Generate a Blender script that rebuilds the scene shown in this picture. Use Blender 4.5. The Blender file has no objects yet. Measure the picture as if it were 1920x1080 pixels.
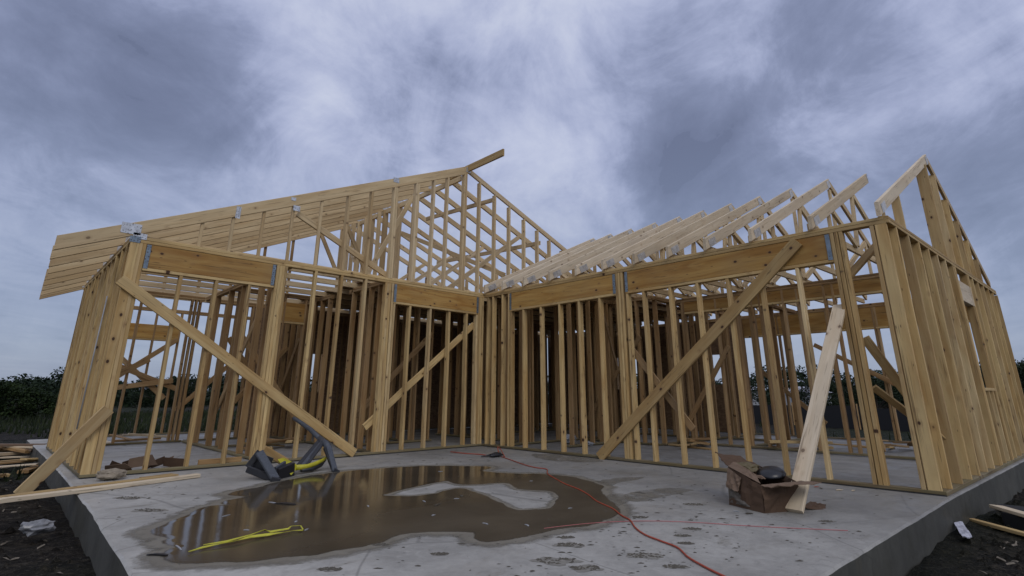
import bpy, math, random
from mathutils import Vector, Matrix, noise as mnoise
from mathutils.geometry import tessellate_polygon
S = bpy.context.scene
COL = S.collection
random.seed(7)
V = Vector
# ------------------------------------------------------------------ camera
CR = V((-0.7231387967648208, 0.6906947073183206, 0.0033319507779206938))
CU = V((0.2005364343138079, 0.20533516669762888, 0.9579262016616732))
CD = V((-0.6609503908208474, -0.6933817783874309, 0.2869952791842625))
CAM = V((6.446867, 7.509364, 0.873274)); F = 995.0585
cd = bpy.data.cameras.new('camera'); cam = bpy.data.objects.new('camera', cd); COL.objects.link(cam)
cam.matrix_world = Matrix(((CR.x, CU.x, -CD.x, CAM.x), (CR.y, CU.y, -CD.y, CAM.y), (CR.z, CU.z, -CD.z, CAM.z), (0, 0, 0, 1)))
cd.sensor_width = 36; cd.lens = 36*F/1920; cd.shift_y = -100/1920
cd.clip_start = 0.02; cd.clip_end = 3000
S.camera = cam
S.render.resolution_x = 1024; S.render.resolution_y = 576
S.view_settings.view_transform = 'Standard'; S.view_settings.look = 'None'
S.view_settings.exposure = 0.30; S.view_settings.gamma = 1.0

# ------------------------------------------------------------------ node helpers
class NT:
    def __init__(s, nt): s.nt = nt
    def n(s, t, **kw):
        nd = s.nt.nodes.new(t)
        for k, v in kw.items():
            if k == 'ins':
                for a, b in v.items(): s.set(nd, a, b)
            else: setattr(nd, k, v)
        return nd
    def set(s, nd, key, v):
        sock = nd.inputs[key]
        if isinstance(v, bpy.types.NodeSocket): s.nt.links.new(v, sock)
        else: sock.default_value = v
    def math(s, op, a, b=0.0, c=None, clamp=False):
        nd = s.nt.nodes.new('ShaderNodeMath'); nd.operation = op; nd.use_clamp = clamp
        s.set(nd, 0, a); s.set(nd, 1, b)
        if c is not None: s.set(nd, 2, c)
        return nd.outputs[0]
    def vm(s, op, a, b=None):
        nd = s.nt.nodes.new('ShaderNodeVectorMath'); nd.operation = op
        s.set(nd, 0, a)
        if b is not None: s.set(nd, 1 if op != 'SCALE' else 3, b)
        return nd.outputs['Value'] if op in ('DOT_PRODUCT', 'LENGTH') else nd.outputs[0]
    def noise(s, vec, scale, detail=4, rough=.55, dist=0.0):
        nd = s.nt.nodes.new('ShaderNodeTexNoise')
        s.set(nd, 'Vector', vec); s.set(nd, 'Scale', scale); nd.inputs['Detail'].default_value = detail
        nd.inputs['Roughness'].default_value = rough; nd.inputs['Distortion'].default_value = dist
        return nd.outputs['Fac']
    def ramp(s, fac, stops, interp='LINEAR'):
        nd = s.nt.nodes.new('ShaderNodeValToRGB'); cr = nd.color_ramp; cr.interpolation = interp
        while len(cr.elements) < len(stops): cr.elements.new(.5)
        for e, (p, c) in zip(cr.elements, stops):
            e.position = p; e.color = (c, c, c, 1) if isinstance(c, (int, float)) else (*c, 1)
        s.set(nd, 0, fac); return nd.outputs[0]
    def mix(s, fac, a, b, mode='MIX'):
        nd = s.nt.nodes.new('ShaderNodeMix'); nd.data_type = 'RGBA'; nd.blend_type = mode
        s.set(nd, 0, fac)
        for k, v in ((6, a), (7, b)):
            s.set(nd, k, (*v, 1) if isinstance(v, tuple) and len(v) == 3 else v)
        return nd.outputs[2]
    def mr(s, v, a, b, c=0.0, d=1.0):
        nd = s.nt.nodes.new('ShaderNodeMapRange')
        for i, x in enumerate((v, a, b, c, d)): s.set(nd, i, x)
        return nd.outputs[0]

# ------------------------------------------------------------------ world: broken overcast
W = bpy.data.worlds.new('World'); S.world = W; W.use_nodes = True
wn = NT(W.node_tree); W.node_tree.nodes.clear()
SUN_EL, SUN_AZ = math.radians(40), math.radians(62)      # azimuth measured from +X towards +Y
sky = wn.n('ShaderNodeTexSky'); sky.sky_type = 'NISHITA'; sky.sun_disc = False
sky.sun_elevation = SUN_EL; sky.sun_rotation = math.radians(90)-SUN_AZ
tc = wn.n('ShaderNodeTexCoord').outputs['Generated']
dirn = wn.vm('NORMALIZE', tc)
sep = wn.n('ShaderNodeSeparateXYZ'); wn.set(sep, 0, dirn)
# cloud layer laid out overhead: direction projected on a flat layer, so banks crowd towards the horizon
zz = wn.math('ADD', wn.math('MAXIMUM', sep.outputs[2], 0.0), 0.13)
px = wn.math('DIVIDE', sep.outputs[0], zz); py = wn.math('DIVIDE', sep.outputs[1], zz)
cmb = wn.n('ShaderNodeCombineXYZ'); wn.set(cmb, 0, px); wn.set(cmb, 1, py)
mp = wn.n('ShaderNodeMapping'); wn.set(mp, 'Vector', cmb.outputs[0])
mp.inputs['Rotation'].default_value = (0, 0, math.radians(-40))
cp = wn.vm('MULTIPLY', mp.outputs[0], (.60, 1.0, 1.0))
warp = wn.n('ShaderNodeTexNoise'); wn.set(warp, 'Vector', dirn); warp.inputs['Scale'].default_value = 4.5; warp.inputs['Detail'].default_value = 5
wv = wn.vm('SCALE', wn.vm('SUBTRACT', warp.outputs['Color'], (.5, .5, .5)), .20)
wdir = wn.vm('NORMALIZE', wn.vm('ADD', dirn, wv))
n1 = wn.noise(cp, 1.1, 7, .52, .6)
n2 = wn.noise(cp, 2.7, 9, .60, .7)
n3 = wn.noise(dirn, 4.6, 10, .64, .7)
n4 = wn.noise(wn.vm('MULTIPLY', dirn, (1., 1., 1.8)), 12.0, 8, .66, .8)
dens = wn.math('ADD', wn.math('MULTIPLY', wn.math('SUBTRACT', n1, .5), .45), wn.math('MULTIPLY', wn.math('SUBTRACT', n2, .5), .60))
dens = wn.math('ADD', dens, wn.math('MULTIPLY', wn.math('SUBTRACT', n3, .5), .66))
dens = wn.math('ADD', dens, wn.math('MULTIPLY', wn.math('SUBTRACT', n4, .5), .18))
# large cloud banks and thin places of this evening's sky (directions in the world)
for (dx, dy, dz), k, a in (((0.052, -0.878, 0.476), 60, -0.16), ((-0.036, -0.892, 0.450), 50, -0.22), ((-0.134, -0.904, 0.405), 70, -0.25), ((-0.211, -0.896, 0.392), 90, -0.12),
        ((-0.399, -0.777, 0.487), 70, -0.16), ((-0.455, -0.699, 0.552), 120, -0.10), ((-0.510, -0.662, 0.549), 220, -0.22), ((-0.329, -0.801, 0.500), 260, 0.17),
        ((-0.291, -0.790, 0.540), 200, 0.08), ((-0.458, -0.644, 0.613), 160, 0.16), ((-0.390, -0.675, 0.626), 160, 0.06), ((-0.573, -0.548, 0.610), 120, 0.05),
        ((-0.039, -0.953, 0.301), 80, 0.07), ((0.023, -0.939, 0.343), 90, 0.05), ((-0.156, -0.937, 0.313), 90, 0.06), ((-0.261, -0.889, 0.377), 160, 0.07),
        ((-0.002, -0.974, 0.225), 60, -0.12), ((-0.045, -0.991, 0.127), 60, -0.06), ((-0.683, -0.575, 0.451), 140, 0.08), ((-0.725, -0.575, 0.379), 260, 0.11),
        ((-0.787, -0.428, 0.445), 50, -0.25), ((-0.851, -0.390, 0.350), 90, -0.26), ((-0.717, -0.489, 0.496), 90, -0.13), ((-0.841, -0.234, 0.487), 70, -0.20),
        ((-0.851, -0.107, 0.514), 60, -0.17), ((-0.799, -0.499, 0.335), 140, -0.13), ((-0.804, -0.292, 0.518), 500, 0.10), ((-0.891, -0.167, 0.422), 160, 0.10),
        ((-0.892, -0.062, 0.447), 160, 0.10), ((-0.895, 0.012, 0.446), 120, 0.07), ((-0.883, -0.244, 0.401), 200, 0.07), ((-0.935, -0.055, 0.351), 60, -0.20),
        ((-0.968, -0.050, 0.245), 60, -0.12), ((-0.935, -0.159, 0.316), 120, -0.04), ((-0.423, -0.807, 0.412), 160, 0.05)):
    dt = wn.vm('DOT_PRODUCT', wdir, tuple(V((dx, dy, dz)).normalized()))
    g = wn.math('EXPONENT', wn.math('MULTIPLY', wn.math('SUBTRACT', dt, 1.0), float(k)))
    dens = wn.math('ADD', dens, wn.math('MULTIPLY', g, a))
t = wn.math('ADD', wn.math('MULTIPLY', dens, 1.02), .635)
cloud = wn.ramp(t, [(.02, (.118, .137, .215)), (.30, (.185, .213, .325)), (.46, (.305, .340, .490)), (.64, (.415, .448, .590)), (.90, (.55, .58, .67))], 'B_SPLINE')
# near the horizon the layer thins to an even blue-grey
hz = wn.mr(sep.outputs[2], 0.0, .42, 1.0, 0.0)
cloud = wn.mix(wn.math('MULTIPLY', hz, .85), cloud, (.180, .222, .320))
nish = wn.mix(1.0, sky.outputs[0], (.10, .10, .10), 'MULTIPLY')
fin = wn.mix(.90, nish, cloud)
# the cloud is thinner, so brighter, on the side the sun stands on (behind the camera)
sd = V((math.cos(SUN_EL)*math.cos(SUN_AZ), math.cos(SUN_EL)*math.sin(SUN_AZ), math.sin(SUN_EL)))
dt = wn.vm('DOT_PRODUCT', dirn, tuple(sd))
glow = wn.math('MULTIPLY_ADD', wn.math('EXPONENT', wn.math('MULTIPLY', wn.math('SUBTRACT', dt, 1.0), 2.2)), .55, 1.0)
fin = wn.mix(1.0, fin, glow, 'MULTIPLY')
bg = wn.n('ShaderNodeBackground'); wn.set(bg, 0, fin); bg.inputs[1].default_value = 1.0
wo = wn.n('ShaderNodeOutputWorld'); W.node_tree.links.new(bg.outputs[0], wo.inputs[0])
# ------------------------------------------------------------------ sun behind cloud
sl = bpy.data.lights.new('sun', 'SUN'); sl.energy = .60; sl.angle = math.radians(28); sl.color = (1.0, .955, .88)
so = bpy.data.objects.new('sun', sl); COL.objects.link(so)
so.rotation_euler = (-sd).to_track_quat('-Z', 'Y').to_euler()

# ------------------------------------------------------------------ materials
def mat(name):
    m = bpy.data.materials.new(name); m.use_nodes = True; m.node_tree.nodes.clear()
    t = NT(m.node_tree); p = t.n('ShaderNodeBsdfPrincipled'); o = t.n('ShaderNodeOutputMaterial')
    m.node_tree.links.new(p.outputs[0], o.inputs[0]); return m, t, p
def bump(t, p, h, strength=.4, dist=.002):
    b = t.n('ShaderNodeBump'); t.set(b, 'Height', h); b.inputs['Strength'].default_value = strength; b.inputs['Distance'].default_value = dist
    t.set(p, 'Normal', b.outputs[0])
def wood(name, cols, rough=.75, knot=1.0, grainc=.42, stain=.32):
    m, t, p = mat(name)
    wc = t.n('ShaderNodeAttribute', attribute_name='wc').outputs['Vector']
    ti = t.n('ShaderNodeAttribute', attribute_name='tint').outputs['Fac']
    base = t.ramp(ti, [(0, cols[0]), (.33, cols[1]), (.66, cols[2]), (1, cols[3])])
    g1 = t.noise(t.vm('MULTIPLY', wc, (1.6, 34., 34.)), 1.0, 4, .6, .6)
    g2 = t.noise(t.vm('MULTIPLY', wc, (1.1, 9., 9.)), 1.0, 3, .5, 1.0)
    g3 = t.noise(wc, 1.3, 3, .6)
    c = t.mix(t.math('MULTIPLY', t.mr(g1, .45, .75), grainc), base, t.mix(.5, base, (.22, .12, .05), 'MIX'))
    c = t.mix(t.math('MULTIPLY', t.mr(g2, .4, .7), grainc*1.9), c, t.mix(1.0, base, (.72, .60, .46), 'MULTIPLY'))
    c = t.mix(t.math('MULTIPLY', t.mr(g3, .45, .8), stain), c, (.20, .145, .09))
    # knots
    kv = t.n('ShaderNodeTexVoronoi'); t.set(kv, 'Vector', t.vm('MULTIPLY', wc, (4.6, 6.6, 1.2))); kv.inputs['Scale'].default_value = 1.0
    kd = t.math('ADD', kv.outputs['Distance'], t.math('MULTIPLY', t.math('SUBTRACT', g1, .5), .05))
    k1 = t.mr(kd, .11, .075)
    k2 = t.mr(kd, .24, .10)
    c = t.mix(t.math('MULTIPLY', k2, .35*knot), c, (.22, .12, .05))
    c = t.mix(t.math('MULTIPLY', k1, .85*knot), c, (.055, .026, .012))
    # nail heads and little checks
    nv = t.n('ShaderNodeTexVoronoi'); t.set(nv, 'Vector', t.vm('MULTIPLY', wc, (5.0, 16.0, 3.0))); nv.inputs['Scale'].default_value = 1.0
    c = t.mix(t.math('MULTIPLY', t.mr(nv.outputs['Distance'], .10, .06), .55*knot), c, (.05, .03, .02))
    ck = t.noise(t.vm('MULTIPLY', wc, (3.0, 90., 90.)), 1.0, 2, .5)
    c = t.mix(t.math('MULTIPLY', t.mr(ck, .64, .72), .6), c, (.06, .035, .02))
    cr = t.noise(t.vm('MULTIPLY', t.vm('ADD', wc, (7., 3., 5.)), (.9, 26., 26.)), 1.0, 5, .65, .8)
    c = t.mix(t.math('MULTIPLY', t.mr(cr, .60, .68), .62*knot), c, (.07, .038, .016))
    lt = t.noise(t.vm('MULTIPLY', t.vm('ADD', wc, (1., 13., 2.)), (1.3, 18., 18.)), 1.0, 3, .55, .5)
    c = t.mix(t.math('MULTIPLY', t.mr(lt, .52, .68), .40), c, t.mix(1.0, c, (1.35, 1.38, 1.45), 'MULTIPLY'))
    # grey weathering and rain marks that differ from board to board
    wt = t.noise(t.vm('MULTIPLY', wc, (.5, 1.2, 1.2)), 1.0, 4, .6)
    c = t.mix(t.math('MULTIPLY', t.mr(wt, .46, .70), .45), c, t.mix(1.0, c, (.62, .62, .66), 'MULTIPLY'))
    t.set(p, 'Base Color', c); p.inputs['Roughness'].default_value = rough
    p.inputs['Specular IOR Level'].default_value = .3
    bump(t, p, g1, .35, .002)
    return m
M = {}
M['lumber'] = wood('lumber', [(.49, .34, .145), (.58, .42, .190), (.34, .225, .09), (.62, .47, .245)], knot=1.2)
M['truss'] = wood('truss_lumber', [(.53, .395, .215), (.59, .455, .26), (.44, .315, .16), (.63, .50, .31)], knot=.7, grainc=.25, stain=.1)
M['pale'] = wood('fresh_lumber', [(.56, .46, .315), (.60, .50, .355), (.50, .405, .27), (.62, .53, .39)], knot=.8, grainc=.18, stain=.05)
M['treated'] = wood('treated_lumber', [(.15, .125, .058), (.18, .15, .075), (.12, .105, .055), (.20, .17, .09)], stain=.6)
M['header'] = wood('header_timber', [(.41, .24, .066), (.37, .215, .06), (.45, .27, .076), (.39, .23, .064)], knot=1.25, grainc=.6)
M['inner'] = wood('shaded_lumber', [(.33, .205, .088), (.38, .245, .110), (.24, .148, .062), (.42, .285, .140)])  # darker copy of the lumber, with the interior shade put into its colour
# OSB sheets
m, t, p = mat('osb_sheathing'); M['osb'] = m
tcn = t.n('ShaderNodeTexCoord').outputs['Object']
v = t.n('ShaderNodeTexVoronoi'); t.set(v, 'Vector', t.vm('MULTIPLY', tcn, (18., 18., 34.))); v.inputs['Scale'].default_value = 1.0
c = t.ramp(v.outputs['Color'], [(0, (.13, .075, .038)), (.5, (.19, .115, .06)), (1, (.25, .16, .085))])
t.set(p, 'Base Color', c); p.inputs['Roughness'].default_value = .8
# metal plates
def metal(name, base, scale, hole):
    m, t, p = mat(name)
    wc = t.n('ShaderNodeAttribute', attribute_name='wc').outputs['Vector']
    v = t.n('ShaderNodeTexVoronoi'); t.set(v, 'Vector', t.vm('MULTIPLY', wc, scale)); v.inputs['Scale'].default_value = 1.0; v.inputs['Randomness'].default_value = .45
    h = t.mr(v.outputs['Distance'], .24, .34)
    n = t.noise(wc, 14., 3)
    c = t.mix(h, hole, t.mix(t.mr(n, .3, .7), base, tuple(x*.62 for x in base)))
    t.set(p, 'Base Color', c); t.set(p, 'Metallic', t.math('MULTIPLY', h, .55)); p.inputs['Roughness'].default_value = .42
    return m
M['gusset'] = metal('punched_steel_plate', (.60, .61, .62), (36., 62., 1.), (.05, .04, .03))
M['gusset_dull'] = metal('dull_steel_plate', (.60, .57, .52), (34., 60., 1.), (.24, .21, .17))
M['strap'] = metal('galvanised_strap', (.21, .26, .30), (34., 34., 1.), (.05, .05, .06))
def plain(name, col, rough=.5, metal_=0., nscale=6., var=.35, spec=.5):
    m, t, p = mat(name)
    o = t.n('ShaderNodeTexCoord').outputs['Object']
    n = t.noise(o, nscale, 5, .6); n2 = t.noise(o, nscale*5, 3, .6)
    f = t.math('ADD', t.math('MULTIPLY', t.math('SUBTRACT', n, .5), var*2), t.math('MULTIPLY', t.math('SUBTRACT', n2, .5), var))
    c = t.mix(t.math('ADD', f, .5, clamp=True), tuple(x*.55 for x in col), tuple(min(1, x*1.35) for x in col))
    t.set(p, 'Base Color', c); p.inputs['Roughness'].default_value = rough; p.inputs['Metallic'].default_value = metal_
    p.inputs['Specular IOR Level'].default_value = spec
    return m
M['black_plastic'] = plain('black_plastic', (.012, .012, .014), .42)
M['gloss_black'] = plain('glossy_black_plastic', (.005, .005, .006), .3)
M['grey_steel'] = plain('scuffed_grey_plastic', (.050, .056, .066), .5, 0, 45., .9)
M['yellow'] = plain('yellow_plastic', (.42, .38, .02), .5, 0, 16., .6)
M['yellow_tape'] = plain('yellow_strap_fabric', (.44, .41, .03), .6, 0, 30., .5)
M['orange'] = plain('orange_cord_rubber', (.33, .05, .02), .45, 0, 20., .15)
M['card'] = plain('cardboard', (.085, .052, .032), .85, 0, 5., .4, .2)
M['card_light'] = plain('cardboard_inside', (.155, .105, .070), .85, 0, 5., .3, .2)
M['white_plastic'] = plain('white_plastic_film', (.33, .34, .35), .35, 0, 14., .4)
M['paper'] = plain('printed_paper', (.42, .42, .46), .6, 0, 30., .7)
M['stone'] = plain('broken_stone', (.26, .215, .155), .9, 0, 12., .6)
M['mud'] = plain('mud', (.055, .045, .028), .55, 0, 18., .5)
M['smear'] = plain('dried_mud_smear', (.19, .175, .145), .7, 0, 25., .6)
M['fabric_black'] = plain('black_fence_fabric', (.006, .006, .007), .8)
M['pink'] = plain('red_chalk', (.42, .12, .12), .8)
M['bark'] = plain('bark', (.05, .038, .028), .9)

def leafmat(name, a, b):
    m, t, p = mat(name)
    ti = t.n('ShaderNodeAttribute', attribute_name='tint').outputs['Fac']
    t.set(p, 'Base Color', t.mix(ti, a, b)); p.inputs['Roughness'].default_value = .7
    p.inputs['Specular IOR Level'].default_value = .15
    return m
M['leaf_far'] = leafmat('far_leaves', (.006, .012, .006), (.018, .030, .012))
M['leaf_near'] = leafmat('near_leaves', (.006, .013, .004), (.028, .045, .010))
M['leaf_mid'] = leafmat('bush_leaves', (.006, .011, .005), (.018, .028, .009))
M['grass'] = leafmat('grass_blades', (.008, .014, .005), (.028, .036, .013))

# concrete
def concrete(name, base, dirt=1.0):
    m, t, p = mat(name)
    o = t.n('ShaderNodeTexCoord').outputs['Object']
    a = t.noise(o, .55, 5, .55, .3); b = t.noise(o, 3.5, 6, .62, .4); c3 = t.noise(o, 38., 4, .6); fine = t.noise(o, 160., 3, .7)
    c = t.mix(t.mr(a, .36, .62), tuple(x*.78 for x in base), tuple(x*1.22 for x in base))
    c = t.mix(t.math('MULTIPLY', t.mr(b, .42, .66), .50), c, tuple(x*.60 for x in base))
    c = t.mix(t.math('MULTIPLY', t.mr(c3, .42, .75), .22), c, tuple(x*.45 for x in base))
    c = t.mix(t.math('MULTIPLY', t.mr(fine, .45, .8), .18), c, tuple(min(1, x*1.6) for x in base))
    st = t.noise(t.vm('MULTIPLY', o, (1., 1., 3.)) if dirt > .9 else t.vm('MULTIPLY', o, (1.4, 1.4, .35)), 8.5, 7, .7, 1.2)
    c = t.mix(t.math('MULTIPLY', t.mr(st, .52, .70), .45), c, tuple(x*.50 for x in base))
    c = t.mix(t.math('MULTIPLY', t.mr(st, .46, .30), .30), c, tuple(min(1, x*1.45) for x in base))
    if dirt > .9:      # the left of the floor has dried out, the right is still damp
        sx = t.n('ShaderNodeSeparateXYZ'); t.set(sx, 0, o)
        wet = t.mr(t.math('ADD', sx.outputs[0], t.math('MULTIPLY', t.noise(o, .8, 4), 2.)), 2.2, 6.2, .80, 1.30)
        c = t.mix(1.0, c, wet, 'MULTIPLY')
    # olive brown mud marks trodden along the floor
    mm = t.n('ShaderNodeMapping'); t.set(mm, 'Vector', o); mm.inputs['Rotation'].default_value = (0, 0, math.radians(-44)); mm.inputs['Scale'].default_value = (1.6, 4.2, 1)
    mu = t.noise(mm.outputs[0], 1.0, 6, .62, .9)
    mk = t.mr(mu, .60, .68)
    patch = t.mr(t.noise(o, 1.1, 2), .44, .56)
    c = t.mix(t.math('MULTIPLY', t.math('MULTIPLY', mk, patch), .45*dirt), c, (.11, .095, .065))
    mm2 = t.n('ShaderNodeMapping'); t.set(mm2, 'Vector', o); mm2.inputs['Rotation'].default_value = (0, 0, math.radians(-30)); mm2.inputs['Scale'].default_value = (11., 19., 1)
    sm = t.noise(mm2.outputs[0], 1.0, 5, .6, .6)
    c = t.mix(t.math('MULTIPLY', t.mr(sm, .70, .74), .7*dirt), c, (.035, .03, .02))
    # hairline scratches
    sc = t.n('ShaderNodeTexVoronoi'); sc.feature = 'DISTANCE_TO_EDGE'; t.set(sc, 'Vector', t.vm('ADD', o, t.vm('SCALE', t.n('ShaderNodeTexNoise').outputs['Color'], .5))); sc.inputs['Scale'].default_value = .8
    c = t.mix(t.math('MULTIPLY', t.mr(sc.outputs['Distance'], .008, .002), .45), c, tuple(x*.35 for x in base))
    t.set(p, 'Base Color', c)
    t.set(p, 'Roughness', t.mr(t.noise(o, 1.7, 4), .36, .62, .42, .85)); p.inputs['Specular IOR Level'].default_value = .35
    bump(t, p, t.math('ADD', b, t.math('MULTIPLY', fine, .4)), .35, .006)
    return m
M['concrete'] = concrete('concrete', (.262, .250, .222))
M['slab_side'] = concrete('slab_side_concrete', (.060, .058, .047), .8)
# puddle
m, t, p = mat('muddy_water'); M['water'] = m
o = t.n('ShaderNodeTexCoord').outputs['Object']
n = t.noise(o, 1.3, 5, .6, .5)
t.set(p, 'Base Color', t.mix(t.mr(n, .35, .65), (.050, .039, .025), (.074, .059, .039)))
so_ = t.n('ShaderNodeSeparateXYZ'); t.set(so_, 0, o)
near = t.mr(t.math('ADD', t.math('MULTIPLY_ADD', so_.outputs[0], -.35, so_.outputs[1]), t.math('MULTIPLY', t.noise(o, 1.4, 4), .9)), 2.1, 3.3)
t.set(p, 'Roughness', t.math('ADD', t.math('MULTIPLY', near, .32), .085)); p.inputs['IOR'].default_value = 1.33; t.set(p, 'Specular IOR Level', t.mr(near, 0., 1., .30, .14))
bump(t, p, t.noise(o, 7., 3), .06, .01)
ti = t.n('ShaderNodeAttribute', attribute_name='tint').outputs['Fac']
al = t.math('ADD', t.math('MULTIPLY', ti, 1.25), t.math('MULTIPLY', t.math('SUBTRACT', t.noise(o, 7., 7, .7), .55), 2.6))
t.set(p, 'Alpha', t.mr(al, .15, .85))
m, t, p = mat('wet_mud_film'); M['damp'] = m
o = t.n('ShaderNodeTexCoord').outputs['Object']
n = t.noise(o, 3., 5, .6, .5)
t.set(p, 'Base Color', t.mix(t.mr(n, .35, .65), (.135, .120, .090), (.175, .158, .122)))
p.inputs['Roughness'].default_value = .5
ti = t.n('ShaderNodeAttribute', attribute_name='tint').outputs['Fac']
t.set(p, 'Alpha', t.mr(t.math('ADD', t.math('MULTIPLY', ti, 1.1), t.math('MULTIPLY', t.math('SUBTRACT', t.noise(o, 6., 7, .7), .5), 2.4)), .15, .95))
# ground
m, t, p = mat('churned_earth'); M['ground'] = m
o = t.n('ShaderNodeTexCoord').outputs['Object']
a = t.noise(o, .9, 6, .65, .3); b = t.noise(o, 9., 6, .65, .5); g = t.noise(o, .12, 4, .6, .4)
c = t.mix(t.mr(a, .35, .65), (.007, .0058, .004), (.024, .019, .013))
c = t.mix(t.math('MULTIPLY', t.mr(b, .5, .66), .7), c, (.090, .074, .054))
c = t.mix(t.math('MULTIPLY', t.mr(b, .46, .30), .85), c, (.006, .005, .004))
f2 = t.noise(o, 26., 6, .72, .8)
c = t.mix(t.math('MULTIPLY', t.mr(f2, .54, .64), .75), c, (.115, .098, .075))
c = t.mix(t.math('MULTIPLY', t.mr(f2, .44, .34), .8), c, (.004, .0035, .003))
c = t.mix(t.math('MULTIPLY', t.mr(g, .46, .58), .75), c, t.mix(t.mr(b, .4, .65), (.012, .020, .008), (.035, .045, .018)))
t.set(p, 'Base Color', c); p.inputs['Roughness'].default_value = .9; p.inputs['Specular IOR Level'].default_value = .15
bump(t, p, t.math('ADD', t.math('MULTIPLY', b, 1.5), t.noise(o, 34., 4, .7)), 1.0, .12)

# ------------------------------------------------------------------ mesh builder
class MB:
    def __init__(s): s.v = []; s.f = []; s.wc = []; s.ti = []
    def add(s, verts, faces, wc=None, tint=None):
        b = len(s.v); s.v += [tuple(x) for x in verts]; s.f += [tuple(i+b for i in f) for f in faces]
        tint = random.random() if tint is None else tint
        if wc is None: wc = [tuple(x) for x in verts]
        s.wc += wc; s.ti += ([tint]*len(verts) if not isinstance(tint, list) else tint)
    def board(s, a, b, wd, w, t, tint=None, bow=.004, ch=.004, plumb=False):
        """lumber from a to b (centre line); wd = direction of the wide face's width w; t = thickness"""
        a = V(a); b = V(b); ax = b-a; L = ax.length; ax.normalize()
        wd = V(wd); wd = (wd-ax*wd.dot(ax)).normalized(); td = ax.cross(wd).normalized()
        ch = min(ch, w*.2, t*.2)
        hw, ht = w/2, t/2
        cs = [(hw-ch, -ht), (hw, -ht+ch), (hw, ht-ch), (hw-ch, ht), (-hw+ch, ht), (-hw, ht-ch), (-hw, -ht+ch), (-hw+ch, -ht)]
        ks = (0, .33, .66, 1) if L > .8 and bow > 0 else (0, 1)
        off = [0]+[random.uniform(-bow, bow)*min(1, L/2.4) for _ in ks[1:-1]]+[0]
        o1, o2, o3 = random.uniform(0, 50), random.uniform(0, 50), random.uniform(0, 50)
        vs, wc, fs = [], [], []
        for k, d in zip(ks, off):
            c = a+ax*(L*k)+td*d*.6+wd*d
            for (x, y) in cs:
                sh = -(wd.x*x)/ax.x if plumb and k in (0, 1) else 0.
                vs.append(c+wd*x+td*y+ax*sh); wc.append((L*k+o1+sh, x+o2, y+o3))
        n = len(ks)
        for i in range(n-1):
            for j in range(8):
                j2 = (j+1) % 8
                fs.append((i*8+j, i*8+j2, (i+1)*8+j2, (i+1)*8+j))
        fs.append(tuple(range(7, -1, -1))); fs.append(tuple((n-1)*8+j for j in range(8)))
        s.add(vs, fs, wc, tint)
        return s
    def box(s, lo, hi, tint=None):
        x0, y0, z0 = lo; x1, y1, z1 = hi
        vs = [(x0, y0, z0), (x1, y0, z0), (x1, y1, z0), (x0, y1, z0), (x0, y0, z1), (x1, y0, z1), (x1, y1, z1), (x0, y1, z1)]
        s.add(vs, [(0, 3, 2, 1), (4, 5, 6, 7), (0, 1, 5, 4), (1, 2, 6, 5), (2, 3, 7, 6), (3, 0, 4, 7)], None, tint); return s
    def hexa(s, q, thick_dir):
        """quad q (4 points) extruded by the vector thick_dir"""
        q = [V(x) for x in q]; d = V(thick_dir)
        vs = q+[x+d for x in q]
        s.add(vs, [(3, 2, 1, 0), (4, 5, 6, 7), (0, 1, 5, 4), (1, 2, 6, 5), (2, 3, 7, 6), (3, 0, 4, 7)]); return s
    def tube(s, pts, r, seg=8, cap=True):
        pts = [V(p) for p in pts]; vs = []; fs = []; rr = r if isinstance(r, list) else [r]*len(pts)
        up = V((0, 0, 1))
        for i, p in enumerate(pts):
            d = (pts[min(i+1, len(pts)-1)]-pts[max(i-1, 0)]).normalized()
            u = d.cross(up if abs(d.z) < .95 else V((1, 0, 0))).normalized(); w = u.cross(d)
            for j in range(seg):
                a = 2*math.pi*j/seg; vs.append(p+(u*math.cos(a)+w*math.sin(a))*rr[i])
        for i in range(len(pts)-1):
            for j in range(seg):
                j2 = (j+1) % seg; fs.append((i*seg+j, i*seg+j2, (i+1)*seg+j2, (i+1)*seg+j))
        if cap: fs.append(tuple(range(seg-1, -1, -1))); fs.append(tuple((len(pts)-1)*seg+j for j in range(seg)))
        s.add(vs, fs); return s
    def build(s, name, m, parent=None, smooth=False, loc=None):
        me = bpy.data.meshes.new(name)
        off = V(loc) if loc is not None else (V(parent.location) if parent is not None and parent.parent is None else V((0, 0, 0)))
        vs = [tuple(V(v)-off) for v in s.v] if off.length > 0 else s.v
        me.from_pydata(vs, [], s.f); me.update()
        a = me.attributes.new('wc', 'FLOAT_VECTOR', 'POINT'); a.data.foreach_set('vector', [c for w in s.wc for c in w])
        a = me.attributes.new('tint', 'FLOAT', 'POINT'); a.data.foreach_set('value', s.ti)
        me.materials.append(M[m] if isinstance(m, str) else m)
        if smooth: me.polygons.foreach_set('use_smooth', [True]*len(me.polygons))
        o = bpy.data.objects.new(name, me); COL.objects.link(o)
        if loc is not None: o.location = loc
        if parent is not None: o.parent = parent
        return o
def tag(o, label=None, cat=None, group=None, kind=None):
    if label: o['label'] = label
    if cat: o['category'] = cat
    if group: o['group'] = group
    if kind: o['kind'] = kind
    return o
def empty(name, loc, label, cat, group=None):
    o = bpy.data.objects.new(name, None); COL.objects.link(o); o.location = loc; o.empty_display_size = .2
    return tag(o, label, cat, group)
def fbm(x, y, sc=1., oct_=4, seed=0.):
    return mnoise.fractal((x*sc+seed, y*sc-seed, seed*.37), 1.0, 2.0, oct_)

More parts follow.
